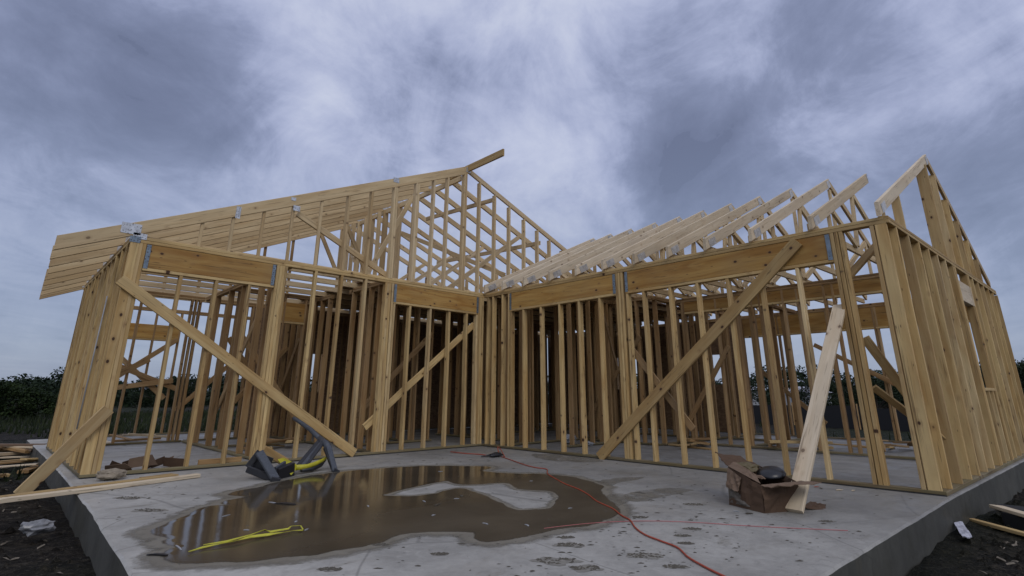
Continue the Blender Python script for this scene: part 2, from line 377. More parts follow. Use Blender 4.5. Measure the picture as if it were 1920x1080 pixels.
# ------------------------------------------------------------------ setting: ground, slab, water
def ground_z(x, y):
    r = math.hypot(x-2, y-1)
    z = -.24+.045*fbm(x, y, .8, 5, 3.1)*min(1., 1)+.02*fbm(x, y, 4., 4, 9.)
    z += .13*math.exp(-((x-6.15)**2+(y+.1)**2)/.18)
    if x < 0 and y > 6.3: z -= .10*min(1, -x/4)
    z -= .25*min(1, max(0, (r-12)/30))
    return z
xs = []
def axis_pts():
    p = [-900, -500, -280, -160, -110, -80, -60, -48, -38, -30, -24, -20, -17, -14.5, -12.5]
    q = -11.
    while q < 13: p.append(q); q += .16
    p += [14, 15.5, 18, 22, 28, 40, 70, 140, 300, 900]
    return p
gx = axis_pts(); gy = axis_pts()
g = MB(); n = len(gx)
vs = []
for y in gy:
    for x in gx:
        z = ground_z(x, y)
        if -6.5 < x < 5.62 and -6.5 < y < 6.36: z = -.5
        vs.append((x, y, z))
fs = [(j*n+i, j*n+i+1, (j+1)*n+i+1, (j+1)*n+i) for j in range(len(gy)-1) for i in range(n-1)]
g.add(vs, fs, None, .5)
tag(g.build('ground', 'ground', smooth=True), kind='structure')

def slab(name, poly, z0, z1, m='concrete'):
    s = MB(); N = len(poly); b = .012
    c = V((sum(p[0] for p in poly)/N, sum(p[1] for p in poly)/N))
    def inset(p, d):
        v = c-V(p); return V(p)+v.normalized()*d*1.3
    vs = [(p[0], p[1], z0) for p in poly]+[(p[0], p[1], z1-b) for p in poly]+[(*inset(p, b), z1) for p in poly]
    f = []
    for i in range(N):
        j = (i+1) % N; f += [(i, j, N+j, N+i), (N+i, N+j, 2*N+j, 2*N+i)]
    f.append(tuple(2*N+i for i in range(N)))
    s.add(vs, f, None, .5)
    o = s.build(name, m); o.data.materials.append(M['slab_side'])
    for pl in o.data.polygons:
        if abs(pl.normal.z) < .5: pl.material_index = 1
    return o
# one sheet of floor under the house and the open patio corner; outline broken up a little along its edges
outline = [(5.66, -6.7), (5.64, -4), (5.63, -2), (5.64, 0), (5.655, 1.007), (5.668, 2.067), (5.70, 2.92), (5.712, 3.48), (5.735, 4.03), (5.79, 5.2), (5.84, 6.33),
           (3.21, 6.385), (1.588, 6.424), (.276, 6.457), (.02, 6.463), (-3, 6.60), (-6.5, 6.76), (-6.5, -6.7)]
pts = []
for i, a in enumerate(outline):
    b = outline[(i+1) % len(outline)]; L = math.dist(a, b); k = max(1, int(L/.12))
    nx, ny = (b[1]-a[1])/L, -(b[0]-a[0])/L
    for j in range(k):
        t = j/k; x = a[0]+(b[0]-a[0])*t; y = a[1]+(b[1]-a[1])*t; d = .006*fbm(x, y, 5., 3)
        pts.append((x+nx*d, y+ny*d))
tag(slab('slab_floor', pts, -.75, 0.), kind='structure')
# the slab edge carries a separate formed strip under the house corner on the right
def smooth_poly(P, sub=10, amp=.03, seed=0.):
    amp *= 2.2
    out = []; N = len(P)
    for i in range(N):
        p0, p1, p2, p3 = (V(P[(i+k-1) % N]) for k in range(4))
        for j in range(sub):
            t = j/sub
            q = .5*((2*p1)+(-p0+p2)*t+(2*p0-5*p1+4*p2-p3)*t*t+(-p0+3*p1-3*p2+p3)*t**3)
            out.append((q.x+amp*fbm(q.x, q.y, 5., 5, seed), q.y+amp*fbm(q.x, q.y, 5., 5, seed+11)))
    return out
def bp(x, y, z=0.):
    """point on the level plane z seen at photograph pixel x,y (used once to take positions over from the survey)"""
    v = CD+CR*((x-960)/F)-CU*((y-440)/F); t = (z-CAM.z)/v.z; p = CAM+v*t; return (p.x, p.y)
def flat_sheet(name, loops, z, m, **kw):
    vv = [[V((x, y, z)) for x, y in L] for L in loops]
    tris = tessellate_polygon(vv); flat = [p for L in vv for p in L]
    s = MB(); s.add(flat, [tuple(t) for t in tris], None, .5)
    o = s.build(name, m)
    for pl in o.data.polygons:
        pass
    import bmesh
    bm = bmesh.new(); bm.from_mesh(o.data); bmesh.ops.recalc_face_normals(bm, faces=bm.faces)
    if bm.faces and sum(f.normal.z for f in bm.faces) < 0: bmesh.ops.reverse_faces(bm, faces=bm.faces)
    bm.to_mesh(o.data); bm.free()
    return tag(o, **kw)
water_px = [(297, 996), (372, 962), (400, 951), (447, 948), (422, 942), (470, 931), (440, 926), (500, 912), (560, 898), (640, 886), (720, 879), (800, 875), (880, 875), (915, 877), (898, 884), (960, 889), (1030, 891), (1080, 898), (1118, 910), (1120, 925), (1145, 945), (1150, 962), (1105, 981), (1050, 990), (985, 1003), (925, 1012), (903, 1010), (890, 997), (800, 996), (735, 1003), (690, 1019), (620, 1031), (520, 1044), (430, 1051), (350, 1053), (318, 1040), (345, 1025), (320, 1015), (328, 1008)]
hole_px = [(716, 929), (768, 915), (835, 902), (868, 909), (950, 906), (980, 917), (1045, 924), (1038, 950), (1000, 957), (966, 957), (932, 943), (898, 927), (862, 917), (818, 926), (765, 932)]
water = smooth_poly([bp(*q) for q in water_px], 8, .012, 1.)
hole = smooth_poly([bp(*q) for q in hole_px], 8, .012, 5.)
pud = flat_sheet('puddle', [water, hole], .004, 'water', kind='structure')
pud.data.attributes['tint'].data.foreach_set('value', [1.6]*len(pud.data.vertices))
def fringe(loop, out, w, z):
    # thinning margin of the film: fades from the loop (1) to nothing (0) across w
    s_ = MB(); N = len(loop); area = sum(loop[i][0]*loop[(i+1) % N][1]-loop[(i+1) % N][0]*loop[i][1] for i in range(N))
    sg = (1 if area > 0 else -1)*(1 if out else -1); vs = []; ti = []
    for i in range(N):
        a_, b_ = V(loop[(i-2) % N]), V(loop[(i+2) % N]); d_ = (b_-a_).normalized(); n_ = V((d_.y, -d_.x))*sg; p_ = V(loop[i])
        vs += [(p_.x, p_.y, z), (p_.x+n_.x*w, p_.y+n_.y*w, z-.0015)]; ti += [1.6, 0.]
    f_ = [(2*i, 2*((i+1) % N), 2*((i+1) % N)+1, 2*i+1) for i in range(N)]
    if sg < 0: f_ = [tuple(reversed(q)) for q in f_]
    s_.add(vs, f_, None, ti); return s_
tag(fringe(water, True, .06, .0038).build('puddle_margin', 'water'), kind='structure')
tag(fringe(water, True, .20, .0024).build('damp_margin', 'damp'), kind='structure')
tag(fringe(hole, False, .10, .0024).build('damp_margin', 'damp'), kind='structure')
tag(fringe(hole, False, .025, .0038).build('puddle_margin', 'water'), kind='structure')
for nm, px_, sd_ in (('damp_patch', [(1118, 905), (1150, 897), (1210, 895), (1165, 905), (1112, 918)], 2.), ('damp_patch', [(1168, 930), (1200, 920), (1270, 915), (1300, 919), (1270, 927), (1215, 938), (1180, 940)], 3.),
                     ('damp_patch', [(1120, 940), (1160, 925), (1190, 935), (1170, 946), (1145, 952)], 4.), ('damp_patch', [(1000, 852), (1080, 853), (1130, 865), (1060, 866), (1010, 860)], 6.)):
    flat_sheet(nm, [smooth_poly([bp(*q) for q in px_], 8, .02, sd_)], .0008+sd_*.0005, 'damp', kind='structure')
# ------------------------------------------------------------------ the house frame
H = 2.668
SK = .044                                  # the right wing stands 2.5 degrees off square
house = empty('house_frame', (0, 0, 0), 'unfinished L-shaped house frame of bare timber studs and roof trusses on a concrete slab', 'house frame')
def stud_run(parent, axis, fixed, positions, z0, z1, m='lumber', name='stud', depth=.089, t=.038, inward=-1, skew=0., collect=None):
    """studs of a wall whose outer face is the plane axis=fixed; positions along the other axis (centre)"""
    for q in positions:
        jit = random.uniform(-.004, .004); lean = random.uniform(-.004, .004)
        if axis == 'y':                    # wall runs along X
            a = (q+jit, fixed+inward*depth/2, z0); b = (q+jit+lean, fixed+inward*depth/2, z1); wd = (0, 1, 0)
        else:
            fx = fixed
            a = (fx+inward*depth/2, q+jit, z0); b = (fx+inward*depth/2, q+jit+lean, z1); wd = (1, 0, 0)
        mb = collect if collect is not None else MB()
        mb.board(a, b, wd, depth, t)
        if collect is None: mb.build(name, m, parent)
def plates(parent_mb, axis, fixed, a0, a1, zs, depth=.089, inward=-1, t=.038):
    for z in zs:
        if axis == 'y': parent_mb.board((a0, fixed+inward*depth/2, z+t/2), (a1, fixed+inward*depth/2, z+t/2), (0, 1, 0), depth, t-.001, bow=.003)
        else: parent_mb.board((fixed+inward*depth/2, a0, z+t/2), (fixed+inward*depth/2, a1, z+t/2), (1, 0, 0), depth, t-.001, bow=.003)
def wall(name, axis, fixed, a0, a1, inward=-1, bottom=True, m='lumber', top=True):
    mb = MB()
    if top: plates(mb, axis, fixed, a0, a1, (H-.038, H-.0765), inward=inward)
    o = mb.build(name, m, house)
    if bottom:
        b = MB(); plates(b, axis, fixed+(.004 if inward < 0 else -.004), a0, a1, (.009,), inward=inward, t=.032); b.build('sill_plate', 'treated', o)
        if name == 'front_wall':
            g_ = MB(); plates(g_, axis, fixed+.010, a0, a1, (0.,), depth=.10, t=.0095); g_.build('sill_shadow_strip', 'black_plastic', o)  # black strip added as the dark shadow line beneath the sill
    return o
ZT = H-.077
def header(parent, axis, fixed, a0, a1, z0, z1, under=True, m='header', inward=-1, straps=(1, 1)):
    mb = MB(); c = fixed+inward*.045
    if axis == 'y': mb.board((a0, c, (z0+z1)/2), (a1, c, (z0+z1)/2), (0, 0, 1), z1-z0, .084, bow=0)
    else: mb.board((c, a0, (z0+z1)/2), (c, a1, (z0+z1)/2), (0, 0, 1), z1-z0, .084, bow=0)
    h = mb.build('header', m, parent)
    if under:
        u = MB()
        if axis == 'y': u.board((a0, c, z0-.020), (a1, c, z0-.020), (0, 1, 0), .089, .037, bow=0)
        else: u.board((c, a0, z0-.020), (c, a1, z0-.020), (1, 0, 0), .089, .037, bow=0)
        u.build('header_plate', 'lumber', parent)
    for e, on in zip((a0, a1), straps):
        if not on: continue
        s = MB(); f = fixed-inward*.003; w = .030; sg = 1 if e == min(a0, a1) else -1
        if axis == 'y': s.board((e+sg*w*.8, f, z0-.01), (e+sg*w*.8, f, z1-.005), (1, 0, 0), w*1.5, .004, bow=0, ch=.0005)
        else: s.board((f, e+sg*w*.8, z0-.01), (f, e+sg*w*.8, z1-.005), (0, 1, 0), w*1.5, .004, bow=0, ch=.0005)
        s.build('metal_strap', 'strap', parent)
    return h

# --- left front wall (plane y=0)
WL = wall('front_wall', 'y', 0., -.02, 5.54)
stud_run(WL, 'y', 0., [3.26, 2.85, 2.445], .038, ZT)
stud_run(WL, 'y', 0., [4.955, 4.55, 4.145], .038, 2.262)
stud_run(WL, 'y', 0., [1.60, 1.20, .795, .395], .038, 2.262)
# corner post: one stud turned flat and two on edge
p_ = MB(); p_.board((5.495, -.019, .038), (5.495, -.019, ZT), (1, 0, 0), .089, .038, tint=.28, bow=.002); p_.build('corner_stud', 'lumber', WL)
stud_run(WL, 'y', 0., [5.428, 5.388], .038, ZT, name='corner_stud')
stud_run(WL, 'y', 0., [3.812, 3.771, 3.730, 3.689], .038, ZT, name='post_stud')
stud_run(WL, 'y', 0., [2.085, 2.044, 2.003, 1.962], .038, ZT, name='post_stud')
stud_run(WL, 'y', 0., [1.915], .038, 2.262, name='jack_stud')
stud_run(WL, 'y', 0., [.115, .077, .02], .038, ZT, name='post_stud'); stud_run(WL, 'y', 0., [.155], .038, 2.262, name='jack_stud')
header(WL, 'y', 0., 3.836, 5.371, 2.303, ZT-.002)
header(WL, 'y', 0., .136, 1.937, 2.303, ZT-.002)
# --- right front wall (plane x=0)
WR = wall('front_wall', 'x', 0., .0, 6.42)
stud_run(WR, 'x', 0., [.09, .24, .49, .66], .038, ZT, name='post_stud'); stud_run(WR, 'x', 0., [.715], .038, 2.262, name='jack_stud')
stud_run(WR, 'x', 0., [1.03, 1.435, 1.845, 2.25, 2.655], .038, 2.262)
stud_run(WR, 'x', 0., [2.99, 3.031, 3.072], .038, ZT, name='post_stud'); stud_run(WR, 'x', 0., [3.155], .038, 2.262, name='jack_stud')
stud_run(WR, 'x', 0., [3.43, 3.835, 4.24, 4.648, 5.055, 5.465], .038, 2.262)
stud_run(WR, 'x', 0., [5.875, 5.916, 5.957], .038, ZT, name='post_stud')
stud_run(WR, 'x', 0., [6.255], .038, ZT, name='corner_stud')
p_ = MB(); p_.board((-.019, 6.34, .038), (-.019, 6.34, ZT), (0, 1, 0), .105, .038, tint=.3, bow=.002); p_.build('corner_stud', 'lumber', WR)
stud_run(WR, 'x', -.10, [6.33], .038, ZT, name='corner_stud')
header(WR, 'x', 0., .69, 2.968, 2.303, ZT-.002)
header(WR, 'x', 0., 3.135, 5.853, 2.303, ZT-.002)
# --- right end wall (from (0,6.42) back, outer face looking +Y)
def ew(x, dy=0.): return 6.42-SK*x+dy
def eboard(mb, x0, z0, x1, z1, w, t, dy=-.0445, wd=None, **k):
    mb.board((x0, ew(x0, dy), z0), (x1, ew(x1, dy), z1), wd, w, t, **k)
mb = MB()
for z in (H-.019, H-.0575): eboard(mb, .0, z, -6.3, z, .089, .037, wd=(0, 1, 0), bow=.003)
WE = mb.build('end_wall', 'lumber', house)
b = MB(); eboard(b, .0, .019, -6.3, .019, .089, .037, wd=(0, 1, 0), dy=-.040, bow=0); b.build('sill_plate', 'treated', WE)
for i in range(15):
    x = -.28-.435*i if i else -.26
    if i == 7: continue
    s = MB(); eboard(s, x, .038, x, ZT, .089, .038, wd=(0, 1, 0)); s.build('stud', 'lumber', WE)
for x in (-2.98, -3.02, -3.86, -3.90):
    s = MB(); eboard(s, x, .038, x, ZT, .089, .038, wd=(0, 1, 0)); s.build('stud', 'lumber', WE)
s = MB(); eboard(s, -3.04, 2.265, -3.84, 2.265, .29, .085, wd=(0, 0, 1), bow=0); s.build('header', 'pale', WE)
s = MB(); eboard(s, -3.04, .95, -3.84, .95, .089, .038, wd=(0, 1, 0), bow=0); s.build('window_sill', 'lumber', WE)
for x in (-3.3, -3.6):
    s = MB(); eboard(s, x, .038, x, .93, .089, .038, wd=(0, 1, 0)); s.build('cripple_stud', 'lumber', WE)
# --- left end wall (plane x=5.54, outer face +X)
WS = wall('end_wall', 'x', 5.54, -.09, -4.25)
stud_run(WS, 'x', 5.54, [-.20-.385*i for i in range(11)]+[-2.9, -3.75], .038, ZT)
stud_run(WS, 'x', 5.54, [-.28, -1.01, -2.2, -3.15, -4.22], .038, ZT, name='post_stud')
# --- back and inner walls
prng = random.Random(5)
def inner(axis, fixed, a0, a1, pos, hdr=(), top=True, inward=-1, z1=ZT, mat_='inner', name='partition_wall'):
    o = wall(name, axis, fixed, a0, a1, inward=inward, m=mat_, top=top)
    if len(pos) > 7: pos = [q_+prng.uniform(-.07, .07) for q_ in pos if prng.random() > .14]
    c = MB(); stud_run(o, axis, fixed, pos, .038, z1, collect=c, inward=inward)
    if c.v: tag(c.build('partition_studs', mat_, o))
    for (h0, h1, z0, zz) in hdr: header(o, axis, fixed, h0, h1, z0, zz, straps=(0, 0), inward=inward)
    return o
def fr(a, b, st=.406): 
    r = []; q = a
    while (q <= b) if st > 0 else (q >= b): r.append(q); q += st
    return r
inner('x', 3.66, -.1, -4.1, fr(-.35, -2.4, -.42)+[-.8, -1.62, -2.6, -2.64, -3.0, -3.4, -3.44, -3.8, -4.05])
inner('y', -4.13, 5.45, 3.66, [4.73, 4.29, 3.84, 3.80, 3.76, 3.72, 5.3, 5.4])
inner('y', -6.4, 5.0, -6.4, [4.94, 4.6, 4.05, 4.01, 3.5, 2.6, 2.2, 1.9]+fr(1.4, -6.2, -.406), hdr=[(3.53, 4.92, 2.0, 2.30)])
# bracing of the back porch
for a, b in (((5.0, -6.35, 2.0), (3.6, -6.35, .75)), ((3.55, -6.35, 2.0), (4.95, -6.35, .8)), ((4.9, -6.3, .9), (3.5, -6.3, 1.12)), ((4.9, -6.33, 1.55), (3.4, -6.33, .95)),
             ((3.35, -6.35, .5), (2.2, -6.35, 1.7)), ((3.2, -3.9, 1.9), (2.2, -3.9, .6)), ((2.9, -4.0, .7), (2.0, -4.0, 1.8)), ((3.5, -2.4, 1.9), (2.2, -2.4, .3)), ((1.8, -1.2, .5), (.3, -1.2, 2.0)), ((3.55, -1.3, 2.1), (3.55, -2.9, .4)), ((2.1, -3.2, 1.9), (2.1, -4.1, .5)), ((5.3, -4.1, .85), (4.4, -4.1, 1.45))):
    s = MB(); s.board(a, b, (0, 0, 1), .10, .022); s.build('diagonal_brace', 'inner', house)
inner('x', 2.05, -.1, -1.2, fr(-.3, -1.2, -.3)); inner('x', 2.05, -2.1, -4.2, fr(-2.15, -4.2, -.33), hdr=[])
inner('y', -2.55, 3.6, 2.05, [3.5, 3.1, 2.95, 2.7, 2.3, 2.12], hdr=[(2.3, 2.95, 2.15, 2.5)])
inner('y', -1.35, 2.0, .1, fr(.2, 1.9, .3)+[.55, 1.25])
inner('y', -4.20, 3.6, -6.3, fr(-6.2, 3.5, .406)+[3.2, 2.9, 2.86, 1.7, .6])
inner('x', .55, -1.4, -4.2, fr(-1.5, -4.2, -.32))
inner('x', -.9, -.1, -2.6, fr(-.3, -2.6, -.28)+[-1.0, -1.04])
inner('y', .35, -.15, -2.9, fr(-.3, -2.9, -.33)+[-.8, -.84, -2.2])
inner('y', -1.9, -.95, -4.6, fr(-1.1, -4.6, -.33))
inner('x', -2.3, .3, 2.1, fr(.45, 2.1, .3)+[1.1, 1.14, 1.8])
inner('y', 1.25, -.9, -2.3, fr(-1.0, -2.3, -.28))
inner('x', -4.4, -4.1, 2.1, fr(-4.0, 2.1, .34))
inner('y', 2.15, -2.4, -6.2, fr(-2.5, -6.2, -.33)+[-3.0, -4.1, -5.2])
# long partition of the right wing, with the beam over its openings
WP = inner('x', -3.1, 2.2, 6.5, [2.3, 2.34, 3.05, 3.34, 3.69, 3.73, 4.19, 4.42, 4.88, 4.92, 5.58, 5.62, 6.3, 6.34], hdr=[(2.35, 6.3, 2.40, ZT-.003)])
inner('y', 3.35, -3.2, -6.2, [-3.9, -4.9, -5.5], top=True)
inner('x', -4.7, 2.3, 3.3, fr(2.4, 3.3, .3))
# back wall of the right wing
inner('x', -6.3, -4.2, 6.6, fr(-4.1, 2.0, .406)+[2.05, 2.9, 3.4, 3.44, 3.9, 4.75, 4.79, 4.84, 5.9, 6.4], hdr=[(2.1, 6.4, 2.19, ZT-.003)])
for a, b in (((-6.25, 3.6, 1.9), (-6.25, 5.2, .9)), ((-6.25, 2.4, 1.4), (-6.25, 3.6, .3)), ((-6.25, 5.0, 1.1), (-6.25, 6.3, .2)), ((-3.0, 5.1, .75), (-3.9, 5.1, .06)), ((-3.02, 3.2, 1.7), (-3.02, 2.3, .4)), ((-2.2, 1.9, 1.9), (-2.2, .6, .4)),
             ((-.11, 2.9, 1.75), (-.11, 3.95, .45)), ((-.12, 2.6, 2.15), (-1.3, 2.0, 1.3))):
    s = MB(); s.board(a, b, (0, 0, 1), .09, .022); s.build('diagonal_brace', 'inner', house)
# braces let into the end bay on the right
for a, b, w, t_ in (((-.13, 5.98, 1.45), (-.45, 6.35, .55), .09, .038), ((-.12, 5.93, 2.10), (-.5, 6.25, 2.56), .11, .03), ((-.25, 5.95, .95), (-.75, 6.40, .40), .07, .036)):
    s = MB(); s.board(a, b, (0, 1, .3), w, t_); s.build('diagonal_brace', 'lumber', house)
# sheathing on the closed-in middle of the house
def sheet(lo, hi): s = MB(); s.box(lo, hi); return s.build('sheathing_panel', 'osb', house)
sheet((-6.3, -4.235, .04), (-.6, -4.215, 2.60)); sheet((.1, -4.235, .04), (1.1, -4.215, 2.6)); sheet((-.6, -4.235, 2.0), (.1, -4.215, 2.6)); sheet((-.6, -4.235, .04), (.1, -4.215, .8))
sheet((1.7, -4.235, .04), (2.7, -4.215, 2.6)); sheet((1.1, -4.235, 1.7), (1.7, -4.215, 2.6)); sheet((1.1, -4.235, .04), (1.7, -4.215, .9))
sheet((-6.335, -4.2, .04), (-6.315, -1.6, 2.6)); sheet((-6.335, -1.6, 1.85), (-6.315, -.9, 2.6)); sheet((-6.335, -1.6, .04), (-6.315, -.9, 1.0)); sheet((-6.335, -.9, .04), (-6.315, 1.0, 2.6))
sheet((-6.335, 1.0, 1.8), (-6.315, 1.6, 2.6)); sheet((-6.335, 1.0, .04), (-6.315, 1.6, 1.1)); sheet((-6.335, 1.6, .04), (-6.315, 2.1, 2.6))
sheet((-6.2, -4.15, 2.765), (2.0, -.75, 2.783)); sheet((-6.2, -.7, 2.765), (-.6, 1.4, 2.783))

# --- roof trusses
CH = .14
def plate_on(parent, c, n, u, w, h, m='gusset'):
    """punched steel plate centred at c, normal n, width along u"""
    s = MB(); n = V(n); u = V(u); c = V(c); s.board(c-u*w/2, c+u*w/2, u.cross(n), h, .003, bow=0, ch=.0004); return s.build('gusset_plate', m, parent)
AX, AZ = .49, 5.12        # apex of the main roof (top edge)
def zl(x): return AZ-.455*(x-AX)
def zr(x): return AZ-.385*(AX-x)
def chord(parent, y, left, x0, x1, m='truss', t=.038, tint=None):
    s = MB(); sl = .455 if left else .385; c = math.cos(math.atan(sl)); f = zl if left else zr
    s.board((x0, y, f(x0)-CH/2/c), (x1, y, f(x1)-CH/2/c), (0, 0, 1), CH+.012 if left else .115, t, bow=.002, tint=tint, plumb=True); return s.build('top_chord', m, parent)
# gable frame standing on the front wall
G = MB(); gable = None
base = MB(); base.board((5.50, -.12, H+.02), (-6.2, -.12, H+.02), (0, 0, 1), .038, .038, bow=0)
gable = base.build('roof_gable', 'truss', house)
chord(gable, -.019, True, 6.205, AX-.02, tint=.1); 
s = MB(); sl = .385; c = math.cos(math.atan(sl)); s.board((AX+.02, -.019, zr(AX)-.05/c), (-5.9, -.019, zr(-5.9)-.05/c), (0, 0, 1), .10, .038, bow=.003); s.build('top_chord', 'truss', gable)
for x in (4.82, 4.464, 4.085, 3.69, 3.275, 2.85, 2.455, 2.04, 1.61, 1.235, .93, .54, .15, -.255, -.655, -1.085, -1.49, -1.87, -2.28, -2.69, -3.1, -3.5):
    big = x in (2.04, .54)
    top = (zl(x) if x > AX+.1 else zr(x))-(CH+.02 if x > AX+.1 else .115)
    s = MB(); s.board((x, -.0445, H), (x, -.0445, top), (0, 1, 0), .089 if x < 3 else .045, .038, bow=.003); s.build('gable_stud', 'truss', gable)
    if big or x == 1.61:
        s = MB(); s.board((x-.04, -.0445, H), (x-.04, -.0445, top), (0, 1, 0), .089, .038, bow=.003); s.build('gable_stud', 'truss', gable)
s = MB(); s.board((3.60, -.11, 3.43), (1.96, -.11, 2.70), (0, 0, 1), .09, .038); s.build('web', 'truss', gable)
for (x, z, w, h) in ((5.56, 2.745, .20, .13), (5.46, 2.67, .14, .07), (4.43, 3.22, .06, .17), (3.66, 3.47, .10, .08), (3.72, 3.60, .07, .05), (2.04, 4.385, .11, .09), (.47, 5.05, .10, .10)):
    plate_on(gable, (x, .003, z), (0, 1, 0), (1, 0, 0), w, h)
plate_on(gable, (5.50, .0035, 2.625), (0, 1, 0), (1, 0, 0), .11, .075, 'strap')
# ridge board poking out of the gable
s = MB(); s.board((AX-.03, 1.0, AZ-.03), (AX-.03, -.6, AZ-.03), (0, 0, 1), .14, .038, tint=.6); s.build('ridge_board', 'lumber', house)
# trusses behind the gable
for k in range(1, 9):
    y = -.61*k
    bc = MB(); bc.board((5.50, y, H+.046), (-6.2, y, H+.046), (0, 0, 1), .089, .038, bow=.005); tr = bc.build('roof_truss', 'truss', house)
    chord(tr, y, True, 6.205-.017*k+random.uniform(-.01, .01), AX+.001)
    chord(tr, y, False, AX-.001, -6.1)
    def web(x0, z0, x1, z1):
        w_ = MB(); w_.board((x0, y-.001, z0), (x1, y-.001, z1), (0, 0, 1) if abs(x1-x0) > .1 else (1, 0, 0), .089, .036); w_.build('web', 'truss', tr)
    if k >= 3:
        w = MB(); w.board((AX, y+.04, H+.09), (AX, y+.04, AZ-.16), (1, 0, 0), .13, .036); w.build('king_post', 'truss', tr)
    if k >= 4: w = MB(); w.board((AX+.16, y+.04, H+.09), (AX+.16, y+.04, zl(AX+.16)-.16), (1, 0, 0), .089, .036); w.build('king_post', 'truss', tr)
    if k in (5, 7): w = MB(); w.board((AX+.05, y+.08, H+.1), (1.5, y+.08, zl(1.5)-.16), (0, 0, 1), .089, .036); w.build('web', 'truss', tr)
    if k % 2: web(AX-.05, H+.1, -1.5, zr(-1.5)-.14)
    web(-1.7-.1*k, H+.09, -3.2, zr(-3.2)-.14); web(-2.5, H+.09, -2.5, zr(-2.5)-.14)
    if k == 2: web(1.9, H+.09, .9, zl(.9)-.2)
    for (x, z) in ((5.45, H+.09), (AX, AZ-.09), (AX, H+.06)): plate_on(tr, (x, y+.0215, z), (0, 1, 0), (1, 0, 0), .15, .10, 'gusset_dull')
    if k == 8:
        for x in [1.2+.61*i for i in range(6)]+[-.2-.61*i for i in range(7)]:
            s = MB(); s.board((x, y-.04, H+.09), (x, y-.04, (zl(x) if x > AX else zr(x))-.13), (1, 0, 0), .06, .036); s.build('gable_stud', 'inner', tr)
s = MB(); s.board((AX, -.2, AZ-.19), (AX, -4.9, AZ-.19), (0, 0, 1), .11, .038); s.build('ridge_beam', 'truss', house)
# lateral braces across the truss backs
for a, b in (((-.30, -.07, 4.66), (-.10, -2.2, 4.70)), ((-1.62, -.07, 4.00), (-1.3, -3.4, 4.08)), ((-.8, -.3, 3.2), (.4, -2.4, 4.3)), ((2.6, -.15, 2.9), (1.2, -3.2, 3.9))):
    s = MB(); s.board(a, b, (0, 0, 1), .089, .032); s.build('lateral_brace', 'truss', house)
# right wing trusses, standing on the right front wall
RX, SL = -3.17, .483
heels = [.05, .541, 1.087, 1.69, 2.258, 2.78, 3.34, 3.883, 4.427, 5.018, 5.697, 6.353]
cs_ = math.cos(math.atan(SL))
def rp(x, yh, z, dy=0.): return (x, yh-SK*x+dy, z)
for i, yh in enumerate(heels):
    zt = lambda x: H+.02+CH/cs_+SL*(-x)
    last = i == len(heels)-1; half = i == len(heels)-2
    bc = MB()
    if not last: bc.board(rp(-.02, yh, H+.046, -.04), rp(-6.25, yh, H+.046, -.04), (0, 0, 1), .089, .036, bow=.004)
    else: bc.board(rp(-.05, yh, H+.012), rp(-6.2, yh, H+.012), (0, 1, 0), .07, .022, bow=0)
    tr = bc.build('roof_truss', 'truss', house)
    xe = -2.60 if half else RX
    s = MB(); s.board(rp(.045, yh, zt(.045)-CH/2/cs_), rp(xe, yh, zt(xe)-CH/2/cs_), (0, 0, 1), CH, .040, bow=.003, tint=random.uniform(.1, 1), plumb=True); s.build('top_chord', 'pale', tr)
    zb = lambda x: zt(RX)-SL*(RX-x)
    if not half:
        s = MB(); s.board(rp(RX, yh, zb(RX)-CH/2/cs_, -.0), rp(-6.3, yh, zb(-6.3)-CH/2/cs_), (0, 0, 1), CH*.8, .038, bow=.003); s.build('top_chord', 'truss', tr)
    w = MB()
    def web(x0, z0, x1, z1, ww=.089): w.board(rp(x0, yh, z0, -.002), rp(x1, yh, z1, -.002), (1, 0, 0) if abs(x1-x0) < .1 else (0, 0, 1), ww, .036)
    if not last:
        web(RX, H+.09, RX, zt(xe)-.2 if not half else zt(-2.6)-.3); web(RX+.05, H+.1, -1.75, zt(-1.75)-.16); web(-1.55, H+.09, -1.7, zt(-1.7)-.16, .07); web(-1.5, H+.09, -.8, zt(-.8)-.16, .07)
        web(RX-.05, H+.1, -4.6, zb(-4.6)-.16); web(-4.65, H+.09, -4.6, zb(-4.6)-.16)
        w.build('web', 'truss', tr)
        if i > 5:
            s = MB(); s.board(rp(-.75, yh, H+.09, -.04), rp(-.75, yh, zt(-.75)-.14, -.04), (1, 0, 0), .075, .03); s.build('web', 'truss', tr)
    else:
        for x in (-.95,):
            s = MB(); s.board(rp(x, yh, H+.02, -.03), rp(x, yh, zt(x)-.15, -.03), (0, 1, 0), .089, .038); s.build('gable_stud', 'lumber', tr)
        for x in (-2.85, -3.45, -4.0, -4.5, -5.0, -5.5):
            zz_ = zt(x) if x > RX else zb(x)
            s = MB(); s.board(rp(x, yh, H+.02, -.03), rp(x, yh, zz_-.12, -.03), (0, 1, 0), .14 if x > -3 else .11, .038); s.build('gable_stud', 'lumber', tr)
    nrm = (SK, 1, 0)
    plate_on(tr, rp(-.13, yh, zt(-.13)-.10, .0225), (0, 1, 0), V((-1, SK, SL)).normalized(), .20, .10, 'gusset_dull')
    if not half: plate_on(tr, rp(RX+.06, yh, zt(RX)-.12, .0225), (0, 1, 0), V((-1, SK, SL)).normalized(), .15, .12, 'gusset_dull')
    else: plate_on(tr, rp(xe+.03, yh, zt(xe)-.08, .0225), (0, 1, 0), V((-1, SK, SL)).normalized(), .05, .12)
